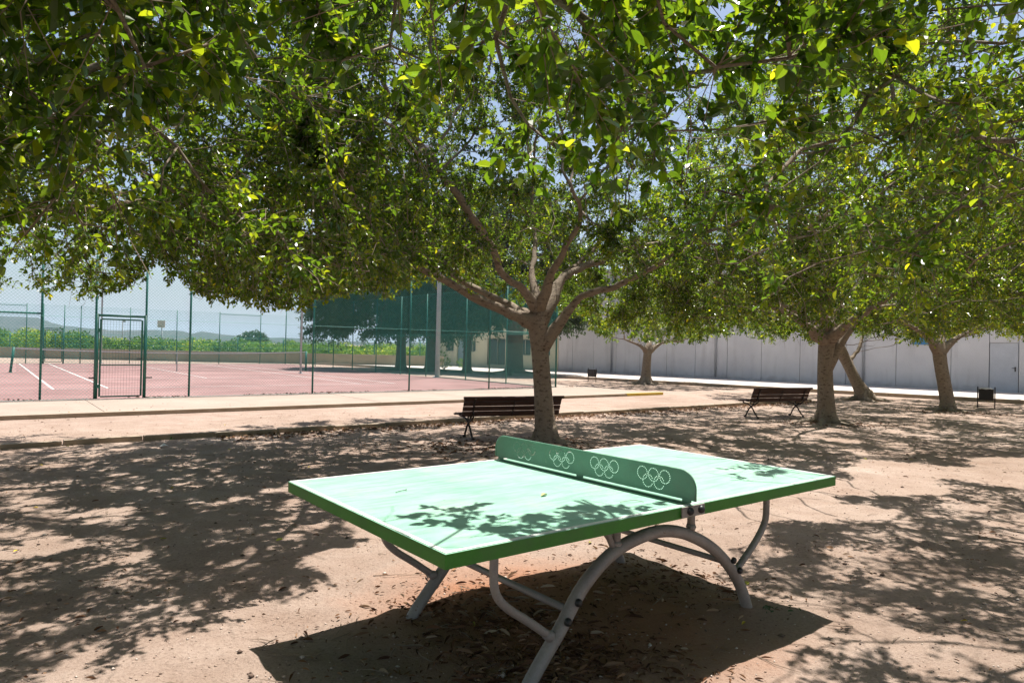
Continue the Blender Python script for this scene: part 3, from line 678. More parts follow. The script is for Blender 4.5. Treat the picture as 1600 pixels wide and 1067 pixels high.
# ---------------------------------------------------------------- table
tb = empty('table_tennis_table', (TX, TY, 0), 'green outdoor table tennis table with a perforated metal net on curved grey tube legs', 'table', TTH)
def top_half(a0, a1, label):
    m = MB(); m.box(((a0+a1)/2, .7625, .7315), (a1-a0, 1.525, .055)); t = m.build('tabletop', [MAT['edge'], MAT['top']], tb, bevel=.003)
    for p in t.data.polygons:
        if p.normal.z > .9 and p.center.z > .757: p.material_index = 1
    return t
h1 = top_half(0, 1.366, ''); h2 = top_half(1.374, 2.74, '')
for h, (a0, a1, sx) in ((h1, (0, 1.366, 0)), (h2, (1.374, 2.74, 1))):
    m = MB(); z = .7602; q = .006
    m.box(((a0+a1)/2, q+.01, z), (a1-a0-.012, .02, .002)); m.box(((a0+a1)/2, 1.525-q-.01, z), (a1-a0-.012, .02, .002))
    xx = .016 if not sx else 2.74-.016
    m.box((xx, .7625, z), (.02, 1.525-2*q-.041, .002))
    m.build('border_line', MAT['table_line'], h)
# perforated net plate
def net_plate():
    H0, H1, b0, b1, rad = .779, .915, -.02, 1.545, .085
    cu = bpy.data.curves.new('net_plate', 'CURVE'); cu.dimensions = '2D'; cu.fill_mode = 'BOTH'; cu.extrude = .0008
    def poly(pts):
        s = cu.splines.new('POLY'); s.points.add(len(pts)-1); s.use_cyclic_u = True
        for k, p in enumerate(pts): s.points[k].co = (p[0], p[1], 0, 1)
    out = [(b0, H0), (b1, H0)]
    out += [(b1-rad+rad*math.cos(a), H1-rad+rad*math.sin(a)) for a in np.linspace(0, math.pi/2, 12)]
    out += [(b0+rad+rad*math.cos(a), H1-rad+rad*math.sin(a)) for a in np.linspace(math.pi/2, math.pi, 12)]
    poly(out); ctrs = []
    d = .064; r = d/2
    for cb in (.235, .575, .915, 1.255):
        for dx_, dz in ((-1.12*d, .0), (0, 0), (1.12*d, 0), (-.56*d, -.52*d), (.56*d, -.52*d)):
            for k in range(20):
                a = 2*math.pi*k/20 + (.13 if dz else 0); x = cb+dx_+r*math.cos(a); y = .865+dz+r*math.sin(a)
                if all((x-p[0])**2+(y-p[1])**2 > .0076**2 for p in ctrs): ctrs.append((x, y))
    for x, y in ctrs: poly([(x+.0031*math.cos(a), y+.0031*math.sin(a)) for a in np.linspace(0, 2*math.pi, 8, endpoint=False)])
    tmp = bpy.data.objects.new('net_curve', cu); col.objects.link(tmp)
    dg = bpy.context.evaluated_depsgraph_get(); me = bpy.data.meshes.new_from_object(tmp.evaluated_get(dg)); bpy.data.objects.remove(tmp)
    # curve plane (x,y) -> table (b,z)
    n = len(me.vertices); co = np.empty(n*3, np.float32); me.vertices.foreach_get('co', co); co = co.reshape(-1, 3)
    co2 = np.stack([1.37+co[:, 2], co[:, 0], co[:, 1]], -1).ravel(); me.vertices.foreach_set('co', co2.astype(np.float32)); me.update()
    me.materials.clear()
    o = link('net', me, MAT['net_plate'], tb)
    rim = [(1.37, b0, H0)] + [(1.37, b0+rad-rad*math.cos(a), H1-rad+rad*math.sin(a)) for a in np.linspace(0, math.pi/2, 10)] + \
          [(1.37, b1-rad+rad*math.sin(a), H1-rad+rad*math.cos(a)) for a in np.linspace(0, math.pi/2, 10)] + [(1.37, b1, H0)]
    MB().tube(rim, .0055, 8).build('net_rim', MAT['net_plate'], o, smooth=True)
    m = MB()
    m.box((1.37, .7625, .7665), (.03, 1.50, .004))
    for b in (.03, .76, 1.49): m.box((1.37, b, .774), (.006, .05, .012))
    m.build('net_foot', MAT['net_plate'], o)
net_plate()
for b, s in ((-.008, -1), (1.533, 1)):
    m = MB(); m.box((1.37, b, .735), (.17, .008, .05), 0); br = m.build('net_bracket', MAT['tube'], tb, bevel=.002)
    for da in (-.02, .062):
        mm = MB(); mm.tube([(1.36+da, b+s*.004, .737), (1.36+da, b+s*.012, .737), (1.36+da, b+s*.02, .737), (1.36+da, b+s*.025, .737)], [.019, .0185, .013, .004], 14); mm.build('bolt', MAT['black'], br, smooth=True)
arch_pts = [(.575, -.08), (.60, 0), (.69, .11), (.794, .222), (.909, .365), (1.03, .46), (1.14, .515), (1.26, .546), (1.40, .562), (1.52, .556), (1.64, .53), (1.756, .486), (1.87, .43), (1.97, .365), (2.09, .262), (2.19, .14), (2.262, 0), (2.29, -.08)]
for b, sgn in ((.27, 1), (1.255, -1)):
    m = MB(); m.tube([(a, b, z) for a, z in spline(arch_pts, 3)], .032, 18); leg = m.build('leg', MAT['tube'], tb, smooth=True)
    m = MB(); m.tube(spline([(.415, b, .704), (.415, b, .60), (.417, b, .50), (.44, b, .435), (.50, b, .375), (.60, b, .305), (.735, b, .205)], 4), .019, 12); m.build('strut', MAT['tube'], leg, smooth=True)
    m = MB(); m.tube(spline([(2.442, b, .704), (2.445, b, .60), (2.44, b, .50), (2.41, b, .445), (2.35, b, .385), (2.25, b, .31), (2.13, b, .235)], 4), .019, 12); m.build('strut', MAT['tube'], leg, smooth=True)
    for a in (1.15, 1.725):
        m = MB(); m.tube([(a, b, .704), (a, b, .52)], .021, 12); m.build('strut', MAT['tube'], leg, smooth=True)
    for a, z in ((.735, .205), (2.13, .235)):
        q_ = 1 if a < 1.4 else -1; MB().tube([(a-.03*q_, b, z+.018), (a, b, z), (a+.012*q_, b, z-.006)], [.0195, .027, .02], 12).build('weld', MAT['tube'], leg, smooth=True)
    for a in (1.15, 1.725): MB().tube([(a, b, .565), (a, b, .548), (a, b, .53)], [.0215, .028, .02], 12).build('weld', MAT['tube'], leg, smooth=True)
    for a, z, na, nz in ((.872, .335, -1, 0), (.81, .262, -1, 0), (2.068, .318, 1, 0), (2.13, .250, 1, 0)):
        mm = MB(); s = -sgn
        mm.tube([(a, b+s*.030, z), (a, b+s*.044, z), (a, b+s*.050, z)], [.019, .017, .008], 12); mm.build('bolt', MAT['black'], leg, smooth=True)
for a, z in ((.84, .30), (2.10, .285)):
    m = MB(); m.tube([(a, .27, z), (a, 1.255, z)], .017, 12); m.build('cross_bar', MAT['tube'], tb, smooth=True)
m = MB(); m.tube([(1.06, .30, .70), (1.13, .27, .53)], .016, 10); m.build('brace', MAT['tube'], tb, smooth=True)

def tloc(a, b, z=0): return (TX + a*math.cos(TTH)-b*math.sin(TTH), TY + a*math.sin(TTH)+b*math.cos(TTH), z)
# ---------------------------------------------------------------- benches
def bench(x, y, rz, label):
    """front toward local +Y, back toward -Y; long axis X"""
    t = empty('park_bench', (x, y, 0), label, 'bench', rz, 'dark slatted park benches'); L = 1.75
    # seat slats follow a gentle curve, then the back slats rise and lean back
    prof = [(.40, .375, 8), (.335, .392, 3), (.27, .392, -4), (.205, .385, -6), (.14, .375, -6), (.075, .37, 0)]
    for yy, zz, an in prof:
        m = MB(); m.box((0, 0, 0), (L, .056, .022)); o = m.build('seat_slat', MAT['wood'], t, bevel=.004, loc=(0, yy, zz)); o.rotation_euler = (R(an), 0, 0)
    back = [(.012, .412, 72, .074), (-.018, .492, 70, .076), (-.050, .573, 66, .076), (-.080, .640, 62, .056)]
    for yy, zz, an, wd in back:
        m = MB(); m.box((0, 0, 0), (L, wd, .022)); o = m.build('back_slat', MAT['wood'], t, bevel=.004, loc=(0, yy, zz)); o.rotation_euler = (R(-an), 0, 0)
    m = MB(); m.tube([(-L/2-.02, -.118, .672), (L/2+.02, -.118, .672)], .024, 10); m.build('top_rail', MAT['wood'], t, smooth=True)
    for sx in (-.70, .70):
        m = MB(); c = lambda pts, r=.013: m.tube([(sx, a, b) for a, b in spline(pts, 5)], r*1.3, 7)
        # front leg sweeps back, rear leg sweeps forward: they cross under the seat
        c([(.43, .362), (.44, .335), (.40, .315), (.30, .30), (.20, .255), (.12, .18), (.05, .09), (-.01, .03), (-.04, 0)])
        c([(-.02, .345), (.05, .30), (.14, .265), (.24, .19), (.30, .10), (.34, .03), (.37, 0)])
        c([(.42, .362), (.30, .378), (.15, .365), (.04, .362), (-.005, .42), (-.05, .52), (-.10, .63), (-.14, .665)], .012)
        c([(.08, .35), (.12, .30), (.19, .30), (.20, .34), (.16, .352)], .009)
        c([(-.04, .45), (-.06, .40), (-.03, .35), (.02, .33)], .009)
        c([(-.055, .006), (-.02, .006)], .02); c([(.35, .006), (.39, .006)], .02)
        m.build('frame', MAT['iron'], t, smooth=True)
    m = MB(); m.tube([(0, .02, .36), (0, -.05, .50), (0, -.10, .63)], .009, 6); m.build('back_strap', MAT['iron'], t, smooth=True)
    return t
bench(.03, 11.28, R(24), 'dark wooden slatted bench with cast iron legs standing partly behind the nearest tree trunk')
bench(6.28, 15.95, R(24), 'farther dark wooden slatted bench to the left of the thick pale tree trunk')

# ---------------------------------------------------------------- litter bins
def bin_(x, y, rz, label, s=1.0, bag=True):
    t = empty('litter_bin', (x, y, 0), label, 'litter bin', rz, 'small black litter bins on two posts'); t.scale = (s, s, s)
    m = MB()
    for sx in (-.22, .22): m.tube(spline([(sx, 0, 0), (sx, 0, .3), (sx, 0, .63), (sx*.97, 0, .66)], 3), .016, 8)
    m.tube([(-.22, 0, .075), (.22, 0, .075)], .009, 6); m.build('frame', MAT['iron'], t, smooth=True)
    m = MB(); pr = [(-.13, .60), (-.11, .38), (-.085, .27), (-.05, .25), (.05, .25), (.085, .27), (.11, .38), (.13, .60), (.12, .60), (.10, .39), (.07, .275), (-.07, .275), (-.10, .39), (-.12, .60)]
    m.prism(pr, (0, 0, 0), (0, 1, 0), (0, 0, 1), (1, 0, 0), -.19, .19); m.box((-.185, 0, .43), (.01, .20, .34)); m.box((.185, 0, .43), (.01, .20, .34))
    m.build('bucket', MAT['black'], t)
    if bag:
        m = MB(); q = random.Random(4)
        m.tube([(-.17, -.125, .605), (-.1, -.13, .62), (0, -.127, .60), (.1, -.13, .622), (.17, -.12, .605)], .014, 6); m.tube([(-.18, .12, .61), (0, .127, .62), (.18, .12, .605)], .014, 6)
        m.build('bag', MAT['bag'], t, smooth=True)
bin_(13.96, 20.07, R(-38), 'black litter bin with a white bag edge, near the right edge before the hall', .95)
bin_(3.7, 31.3, R(-38), 'black litter bin on two posts far off between the court corner and the small tree', .95, False)

# ---------------------------------------------------------------- chain link fences
def mesh_panel(parent, L, z0, z1, sp=.062, r=.0021, name='wire_mesh', mat='wire', square=False):
    A = []; B = []; H = z1-z0
    if square:
        k = sp
        while k < L: A.append((k, 0, z0)); B.append((k, 0, z1)); k += sp
        k = z0+sp
        while k < z1: A.append((0, .004, k)); B.append((L, .004, k)); k += sp*1.0
    else:
        c = -H+sp*.5
        while c < L:
            for s in (1, -1):
                x0, x1 = max(0, c), min(L, c+H); za, zb = z0+(x0-c), z0+(x1-c)
                if s < 0: za, zb = z1-(x0-c), z1-(x1-c)
                if x1-x0 > .01: A.append((x0, .002*s, za)); B.append((x1, .002*s, zb))
            c += sp*1.25
    A = np.array(A); B = np.array(B); V_, F_, S_ = prisms_u(A, B, r)
    me = np_mesh(name, V_, F_, S_); return link(name, me, MAT[mat], parent)
def prisms_u(A, B, r):
    D = unit(B-A); ref = np.where(np.abs(D[:, 1:2]) > .9, np.array([[1., 0, 0]]), np.array([[0, 1., 0]]))
    N1 = unit(np.cross(D, ref)); N2 = np.cross(D, N1); n = len(A); V_ = np.empty((n, 6, 3), np.float32)
    for k in range(3):
        a = 2*math.pi*k/3; o = N1*math.cos(a)+N2*math.sin(a); V_[:, k] = A+o*r; V_[:, 3+k] = B+o*r
    b = (np.arange(n)*6)[:, None]
    F = np.concatenate([b+np.array([[0, 1, 4, 3]]), b+np.array([[1, 2, 5, 4]]), b+np.array([[2, 0, 3, 5]])], 1).reshape(-1)
    return V_.reshape(-1, 3), F, np.full(n*3, 4)
def fence(p0, d, stations, H, label, wr=.0022, skip=(), gates=(), top_bays=(), lintel_bays=()):
    """fence along unit d from p0; local X runs along the fence"""
    t = empty('chain_link_fence', tuple(p0), label, 'fence', math.atan2(d.y, d.x), 'green chain link fences around the tennis court')
    for s in stations:
        m = MB(); m.tube([(s, -.012, -.1), (s, -.012, H)], .026, 10); m.tube([(s, -.012, H), (s, -.012, H+.02)], [.03, .012], 10); m.build('post', MAT['green_steel'], t, smooth=True)
    for a, b in zip(stations[:-1], stations[1:]):
        isg = any(abs(a-g) < .01 for g in gates)
        o = mesh_panel(t, b-a, 2.14 if isg else .04, H-.03, r=wr); o.location = (a, .02, 0)
        if any(abs(a-g) < .01 for g in top_bays):
            MB().tube([(a, -.012, H-.12), (b, -.012, H-.12)], .018, 8).build('rail', MAT['green_steel'], t, smooth=True)
        if any(abs(a-g) < .01 for g in lintel_bays):
            MB().tube([(a, -.012, 2.05), (b, -.012, 2.05)], .022, 8).build('rail', MAT['green_steel'], t, smooth=True)
    for z in (.05, H/2, H-.04):
        segs = []
        for a, b in zip(stations[:-1], stations[1:]):
            if any(abs(a-g) < .01 for g in gates) and z < 2.1: continue
            segs.append((a, b))
        runs = []
        for a, b in segs:
            if runs and abs(runs[-1][1]-a) < .01: runs[-1][1] = b
            else: runs.append([a, b])
        for a, b in runs: MB().bar((a, .012, z), (b, .012, z), .0032, 4).build('tension_wire', MAT['wire'], t)
    return t
def gate(p0, d, W, label, Hh=2.06):
    t = empty('mesh_gate', tuple(p0), label, 'gate', math.atan2(d.y, d.x), 'green mesh gates in the court fence')
    for x in (0, W):
        MB().tube([(x, -.03, -.05), (x, -.03, Hh+.04)], .038, 12).build('gate_post', MAT['green_steel'], t, smooth=True)
    MB().tube([(0, -.03, Hh), (W, -.03, Hh)], .03, 10).build('lintel', MAT['green_steel'], t, smooth=True)
    m = MB(); a, b, z0, z1 = .075, W-.075, .10, Hh-.09
    for x in (a, b): m.box((x, -.03, (z0+z1)/2), (.04, .04, z1-z0))
    for z, h in ((z0, .036), (z1, .036), (.86, .030)): m.box(((a+b)/2, -.03, z), (b-a-.042, .036, h))
    leaf_ = m.build('gate_leaf', MAT['green_steel'], t, bevel=.003)
    mesh_panel(leaf_, b-a-.03, z0+.015, z1-.015, .062, .0022, 'mesh', 'green_steel', True).location = (a+.015, -.03, 0)
    for z in (.35, 1.7): MB().box((.04, -.055, z), (.05, .02, .09)).build('hinge', MAT['green_steel'], leaf_)
    MB().tube([(b+.0, -.055, 1.02), (b, -.085, 1.02), (b-.12, -.085, 1.02)], .011, 8).build('handle', MAT['black'], leaf_, smooth=True)
    MB().tube([(W, -.03, .55), (W+.17, -.03, .55)], .016, 8).build('bolt_bar', MAT['bars'], t, smooth=True)
    MB().tube([(0, -.03, .55), (-.15, -.03, .55)], .016, 8).build('bolt_bar', MAT['bars'], t, smooth=True)
# near fence stations measured along U from the corner
NS = [0, 3.06, 6.19, 9.36, 12.67, 13.70, 14.78, 15.86, 19.0, 22.1]
fence(O, U, NS, 4.0, 'green chain link fence nearest the sandy strip, running from the gate to the corner post', gates=(13.70,), lintel_bays=(0, 15.86))
gate(cv(14.76, -.03), -U, 1.04, 'green mesh gate in the near fence at the left, closed')
FS = [0, 3.08, 6.04, 9.47, 12.03, 14.8, 17.8, 20.55, 23.4, 26.1, 28.9]
fence(O, V, FS[0:], 4.0, 'green chain link fence on the right side of the court, receding towards the dark trees', wr=.0011, lintel_bays=(0,))
SS = [0, 1.76, 4.45, 7.07, 9.73, 12.33, 13.16, 14.18, 14.98, 17.6, 20.3]
fence(cv(0, 28.9), U, SS, 3.45, 'green chain link fence at the far end of the court before the low wall', gates=(13.16,), top_bays=(1.76, 14.98, 17.6))
gate(cv(14.15, 28.85), -U, .96, 'green mesh gate in the far fence, seen small through the near fence')

# ---------------------------------------------------------------- tennis net
t = empty('tennis_net', tuple(cv(9.6, 16.35)), 'tennis net with a white top band stretched across the red court between two posts', 'tennis net', RU)
for x, s in ((-6.3, 0), (6.3, .10)):
    m = MB(); m.tube([(x+s, 0, 0), (x, 0, 1.08)], .05, 10); m.tube([(x+s, 0, .0), (x+s, 0, .03)], .09, 10); m.build('post', MAT['green_steel'], t, smooth=True)
A, B = [], []
hz = lambda x: .93+.13*(x/6.25)**2
x = -6.22
while x < 6.23: A.append((x, 0, .03)); B.append((x, 0, hz(x)-.02)); x += .045
for k in range(20):
    for j in range(12):
        xa, xb = -6.22+j*12.44/12, -6.22+(j+1)*12.44/12; f = k/20
        A.append((xa, .002, .03+f*(hz(xa)-.05))); B.append((xb, .002, .03+f*(hz(xb)-.05)))
v_, f_, s_ = prisms_u(np.array(A), np.array(B), .0022); link('net', np_mesh('net', v_, f_, s_), MAT['net_black'], t)
m = MB(); xs_ = np.linspace(-6.25, 6.25, 25)
for a, b in zip(xs_[:-1], xs_[1:]):
    m.add([(a, -.004, hz(a)-.055), (b, -.004, hz(b)-.055), (b, -.004, hz(b)), (a, -.004, hz(a)), (a, .006, hz(a)-.055), (b, .006, hz(b)-.055), (b, .006, hz(b)), (a, .006, hz(a))],
          [(0, 1, 2, 3), (7, 6, 5, 4), (3, 2, 6, 7), (1, 0, 4, 5)])
m.build('top_band', MAT['net_white'], t); MB().box((0, -.008, .49), (.05, .004, .9)).build('centre_strap', MAT['net_white'], t)

# ---------------------------------------------------------------- poles, backboard, boundary wall
def pole(x, y, h, r, name, label, head=True):
    t = empty(name, (x, y, 0), label, 'lamp post', 0, 'tall grey lamp posts around the court')
    MB().tube([(0, 0, 0), (0, 0, h*.5), (0, 0, h)], [r, r*.85, r*.6], 14).build('mast', MAT['pole_grey'], t, smooth=True)
    MB().tube([(0, 0, 0), (0, 0, .04)], r*2, 12).build('base_plate', MAT['pole_grey'], t)
    m = MB(); m.box((0, 0, h), (1.6, .08, .08)); m.build('cross_arm', MAT['pole_grey'], t)
    for s in (-.6, 0, .6): MB().box((s, -.08, h-.14), (.36, .14, .26)).build('floodlight', MAT['pole_grey'], t, bevel=.02)
pole(-3.5, 32.35, 11, .115, 'lamp_post', 'thick grey lamp post beside the right-hand court fence, in front of the dark trees')
pole(-10.3, 33.4, 10, .05, 'lamp_post', 'grey lamp post rising right behind the right end of the tennis net')
pole(-25.2, 41.9, 10, .055, 'lamp_post', 'grey lamp post rising above the left post of the near green gate')
t = empty('light_mast', (-52.5, 92, 0), 'thin pale mast with a lamp on top far beyond the orchard, seen through the gate', 'mast')
MB().tube([(0, 0, 0), (0, 0, 4.2)], [.10, .07], 8).build('mast', MAT['pole_grey'], t, smooth=True); m = MB(); m.box((0, 0, 4.2), (.9, .15, .12)); m.box((.2, 0, 4.0), (.3, .2, .3)); m.build('lamp_head', MAT['pole_grey'], t)
t = empty('basketball_hoop', (-36.5, 71, 0), 'pinkish square backboard on a pole standing beyond the court wall', 'basketball hoop')
m = MB(); m.box((0, 0, 3.2), (.78, .05, .74)); m.build('backboard', MAT['board'], t); MB().tube([(.05, .06, 0), (.05, .06, 3.1)], .06, 10).build('pole', MAT['pole_grey'], t, smooth=True)
m = MB(); m.tube([(.22*math.cos(a), -.27+.22*math.sin(a), 2.98) for a in np.linspace(0, 2*math.pi, 14)], .012, 5, False); m.build('rim', MAT['iron'], t)
# boundary wall
t = empty('boundary_wall', (-20, 50.2, 0), 'low tan rendered wall between the court and the orchard', 'wall', R(0.0))
m = MB(); m.box((-12, 0, .32), (54, .22, .78)); m.build('wall', MAT['stone'], t); m = MB(); m.box((-12, 0, .74), (54, .28, .06)); m.build('coping', MAT['kerb'], t)
for k in range(16):
    x = -37+k*3.35
    m = MB(); m.tube([(x, 0, .78), (x, 0, 1.85)], .04, 8); m.build('fence_post', MAT['green_steel'], t, smooth=True)
m = MB()
for z in (1.1, 1.45, 1.8): m.bar((-38, 0, z), (14.5, 0, z), .005, 4)
m.build('fence_wire', MAT['wire'], t)

# ---------------------------------------------------------------- hall and cream building
WR = math.atan2(WD.y, WD.x)
t = empty('hall', tuple(W0), 'long pale grey plastered hall with vertical panel joints behind the trees on the right', 'building', WR)
HH = 6.4; DT0, DT1 = 23.62, 24.66; PJ = [1.16, 2.82, 4.5, 6.2, 8.0, 9.8, 11.7, 13.6, 15.6, 17.8, 20.0, 22.2]
k = 26.7
while k < 42: PJ.append(k); k += 2.1
edges = [0] + PJ[:12] + [DT0] ; m = MB()
def panel(a, b, z0=-.1, z1=HH): m.box(((a+b)/2, .15, (z0+z1)/2), (b-a-.022, .3, z1-z0))
for a, b in zip(edges[:-1], edges[1:]): panel(a, b)
panel(DT0, DT1, 2.15, HH); 
e2 = [DT1] + PJ[12:] + [44]
for a, b in zip(e2[:-1], e2[1:]): panel(a, b)
m.build('wall', MAT['hall'], t, bevel=0)
m = MB(); m.box((22, .2, HH/2-.05), (44, .16, HH-.1)); m.build('joint_filler', MAT['hall_joint'], t)
m = MB(); m.box((22, .1, HH+.06), (44.3, .7, .12)); m.build('parapet_cap', MAT['hall'], t)
m = MB(); m.box((22, 9, HH-.2), (44, 17.4, .2)); m.box((44, 9, HH/2), (.3, 17.5, HH)); m.box((.15, 9.1, HH/2), (.3, 17.4, HH)); m.build('roof', MAT['hall'], t)
d_ = MB().box(((DT0+DT1)/2, .07, 1.075), (DT1-DT0-.03, .06, 2.13)).build('door', MAT['door'], t, bevel=.004)
m = MB(); m.box((DT1-.12, .03, 1.02), (.05, .02, .20)); m.tube([(DT1-.12, .02, 1.06), (DT1-.12, -.03, 1.06), (DT1-.24, -.03, 1.06)], .011, 8); m.build('handle', MAT['black'], d_)
for q in (4.2, 11.05, 18.6):
    m = MB(); m.tube([(q, -.07, .12), (q, -.07, HH-.1)], .055, 10)
    for z in (.6, 2.2, 3.8): m.box((q, -.05, z), (.15, .1, .03))
    m.build('downpipe', MAT['pvc'], t, smooth=True)
MB().box((21.15, -.03, 2.25), (.95, .05, .45)).build('sign', MAT['bluesign'], t)
t = empty('cream_building', tuple(wp(0)), 'cream rendered building with a blue grey door and barred windows seen through the court fence', 'building', WR)
def wall_open(m, a, b, z1, ops, y0=.2, th=.3):
    """wall from a to b with openings (x0,x1,z0,z1)"""
    x = a
    for (x0, x1, o0, o1) in sorted(ops):
        if x0 > x: m.box(((x+x0)/2, y0, z1/2), (x0-x, th, z1))
        if o0 > .02: m.box(((x0+x1)/2, y0, o0/2), (x1-x0, th, o0))
        m.box(((x0+x1)/2, y0, (o1+z1)/2), (x1-x0, th, z1-o1)); x = x1
    m.box(((x+b)/2, y0, z1/2), (b-x, th, z1))
m = MB(); wall_open(m, -11.6, -7.5, 2.75, [(-10.95, -10.1, 1.15, 1.95), (-9.75, -9.0, 0, 2.05), (-8.6, -7.75, 1.15, 1.95)])
m.build('wall', MAT['cream'], t)
m = MB(); wall_open(m, -7.48, -.02, 3.7, [(-6.5, -4.75, .25, 2.15), (-3.6, -2.4, 1.0, 2.1), (-1.6, -.7, 1.0, 2.1)], .15, .3); m.build('wall', MAT['cream'], t)
m = MB(); m.box((-11.7, 4.3, 1.4), (.3, 8.4, 2.8)); m.box((-7.4, 4.4, 1.9), (.3, 8.2, 3.6)); m.box((-3.7, 8.6, 1.85), (7.6, .3, 3.7)); m.box((-9.6, 8.6, 1.38), (4.1, .3, 2.75)); m.build('wall', MAT['cream'], t)
m = MB(); m.box((-9.6, 4.3, 2.82), (4.6, 9.1, .12)); m.build('roof', MAT['roof'], t)
m = MB(); m.box((-3.7, 4.3, 3.77), (7.9, 9.0, .14)); m.build('roof', MAT['roof'], t)
MB().box((-9.375, .22, 1.02), (.72, .06, 2.02)).build('door', MAT['bluedoor'], t, bevel=.004)
for x0, x1, z0, z1, yy in ((-10.95, -10.1, 1.15, 1.95, .2), (-8.6, -7.75, 1.15, 1.95, .2), (-6.5, -4.75, .25, 2.15, .15), (-3.6, -2.4, 1.0, 2.1, .15), (-1.6, -.7, 1.0, 2.1, .15)):
    m = MB(); c = (x0+x1)/2
    for z in (z0+.03, z1-.03): m.box((c, yy, z), (x1-x0, .06, .06))
    for x in (x0+.03, x1-.03, c): m.box((x, yy, (z0+z1)/2), (.05, .055, z1-z0-.12))
    w_ = m.build('window', MAT['frame'], t); MB().box((c, yy+.03, (z0+z1)/2), (x1-x0-.02, .012, z1-z0-.02)).build('pane', MAT['glass'], w_)
    m = MB(); x = x0+.08
    while x < x1-.03: m.bar((x, yy-.2, z0-.02), (x, yy-.2, z1+.02), .011, 5); x += .12
    for z in (z0+.05, z1-.05): m.bar((x0, yy-.2, z), (x1, yy-.2, z), .012, 5)
    m.build('bars', MAT['bars'], w_)

# ---------------------------------------------------------------- orchard, distant tree, shrubs
def bushes(name, centers, leaf, seed, mat, n_per=1500, label=None, kind=None, cat=None, group=None, par=None):
    rs = np.random.default_rng(seed); P, Nn = [], []
    T_ = []
    for (cx, cy, cz, rx, ry, rz, tn) in centers:
        n = int(n_per*rx*rz); d = unit(rs.normal(0, 1, (n, 3))); rr_ = rs.uniform(.55, 1.0, n)**.6
        lump = 1+.28*np.sin(d[:, 0]*5+cx*3)*np.cos(d[:, 2]*6+cy)
        p = d*(rr_*lump)[:, None]*np.array([rx, ry, rz])+np.array([cx, cy, cz]); k = p[:, 2] > .05; P.append(p[k]); T_.append(np.full(k.sum(), tn)); Nn.append(d[k])
    P = np.concatenate(P); T_ = np.concatenate(T_); d = np.concatenate(Nn)
    D = unit(rs.normal(0, 1, P.shape)+d*.5); up = unit(np.array([[0, 0, .6]])+d*.5+rs.normal(0, .5, P.shape)); N_ = unit(up-D*np.sum(up*D, 1)[:, None])
    sz = rs.uniform(.6, 1.2, len(P)); tint = np.clip(T_+rs.normal(0, .15, len(P))+.25*(rs.random(len(P)) < .12), 0, 1)
    v_, f_, s_, c_ = leaves_mesh(P, D, N_, leaf*sz, leaf*.55*sz, tint)
    return tag(link(name, np_mesh(name, v_, f_, s_, None, False, c_), MAT[mat], par), label, cat, group, kind)
rs = np.random.default_rng(12); C_ = []
for row, (yy, n) in enumerate(((53.6, 48), (57.6, 50), (62.5, 46), (70, 44), (82, 44))):
    for k in range(n):
        x = -47+k*(50+row*4)/n + rs.normal(0, .2); hh = rs.uniform(.78, 1.2)
        hh *= .98 if x < -33-(yy-53)*.6 else .70
        C_.append((x, yy+rs.normal(0, .3), 1.02*hh, 1.0+.3*rs.random(), 1.1, 1.02*hh, rs.uniform(.05, .8)))
bushes('orange_grove', C_, .20, 5, 'leaf_orange', 620, 'dense bright green rows of citrus bushes beyond the low wall', 'stuff')
t = empty('distant_tree', (-57, 150, 0), 'dark round tree alone on the horizon above the orchard', 'tree')
MB().tube([(0, 0, 0), (0, 0, 2.2)], [.4, .25], 8).build('trunk', MAT['bark2'], t, smooth=True)
bushes('crown', [(0, 0, 2.6, 2.6, 2.4, 1.3, .3), (-1.6, 0, 2.0, 1.6, 1.6, 1.0, .2), (1.7, .3, 2.1, 1.6, 1.6, 1.0, .35)], .55, 6, 'leaf_dark', 220, par=t)
for k, (x, y, s) in enumerate(((-4.15, 42.0, .75), (-2.95, 42.5, .8))):
    t = empty('shrub', (x, y, 0), ['low green shrub at the road edge right of the lamp post', 'low pale shrub between the lamp post and the thinnest dark trunk'][k], 'shrub', 0, 'small shrubs before the cream building')
    m = MB(); q = random.Random(k)
    for j in range(7): m.tube([(0, 0, 0), (q.uniform(-.3, .3), q.uniform(-.3, .3), s*q.uniform(.6, .9))], [.02, .008], 5)
    m.build('stems', MAT['twig'], t); bushes('foliage', [(0, 0, s*.6, .42, .42, s*.42, .5)], .12, 60+k, 'leaf_orange', 900, par=t)

# ---------------------------------------------------------------- litter on the ground
def scatter(n, gen, seed, L0, L1, asp, cols, lift=.006, curl=.25):
    rs = np.random.default_rng(seed); xy = gen(rs, n); n = len(xy)
    z = ground_z(xy[:, 0], xy[:, 1]); vv = (xy[:, 0]-O.x)*V.x+(xy[:, 1]-O.y)*V.y
    z = np.where((vv > -3.75) & (vv < -.12), .055, z); z = np.where(vv > .06, .013, z)
    P = np.stack([xy[:, 0], xy[:, 1], z+lift+rs.random(n)*.008], 1); a = rs.random(n)*6.28
    D = unit(np.stack([np.cos(a), np.sin(a), rs.normal(0, .14, n)], 1)); up = unit(np.array([[0, 0, 1.]])+rs.normal(0, .28, P.shape)); N_ = unit(up-D*np.sum(up*D, 1)[:, None])
    Ls = rs.uniform(L0, L1, n); Vv, F, S, C = leaves_mesh(P, D, N_, Ls, Ls*rs.uniform(asp*.7, asp*1.2, n), np.zeros(n))
    cols = np.array(cols); c = cols[rs.integers(0, len(cols), n)]*rs.uniform(.7, 1.2, (n, 1)); C[:, :3] = np.repeat(c, 8, 0); return Vv, F, S, C
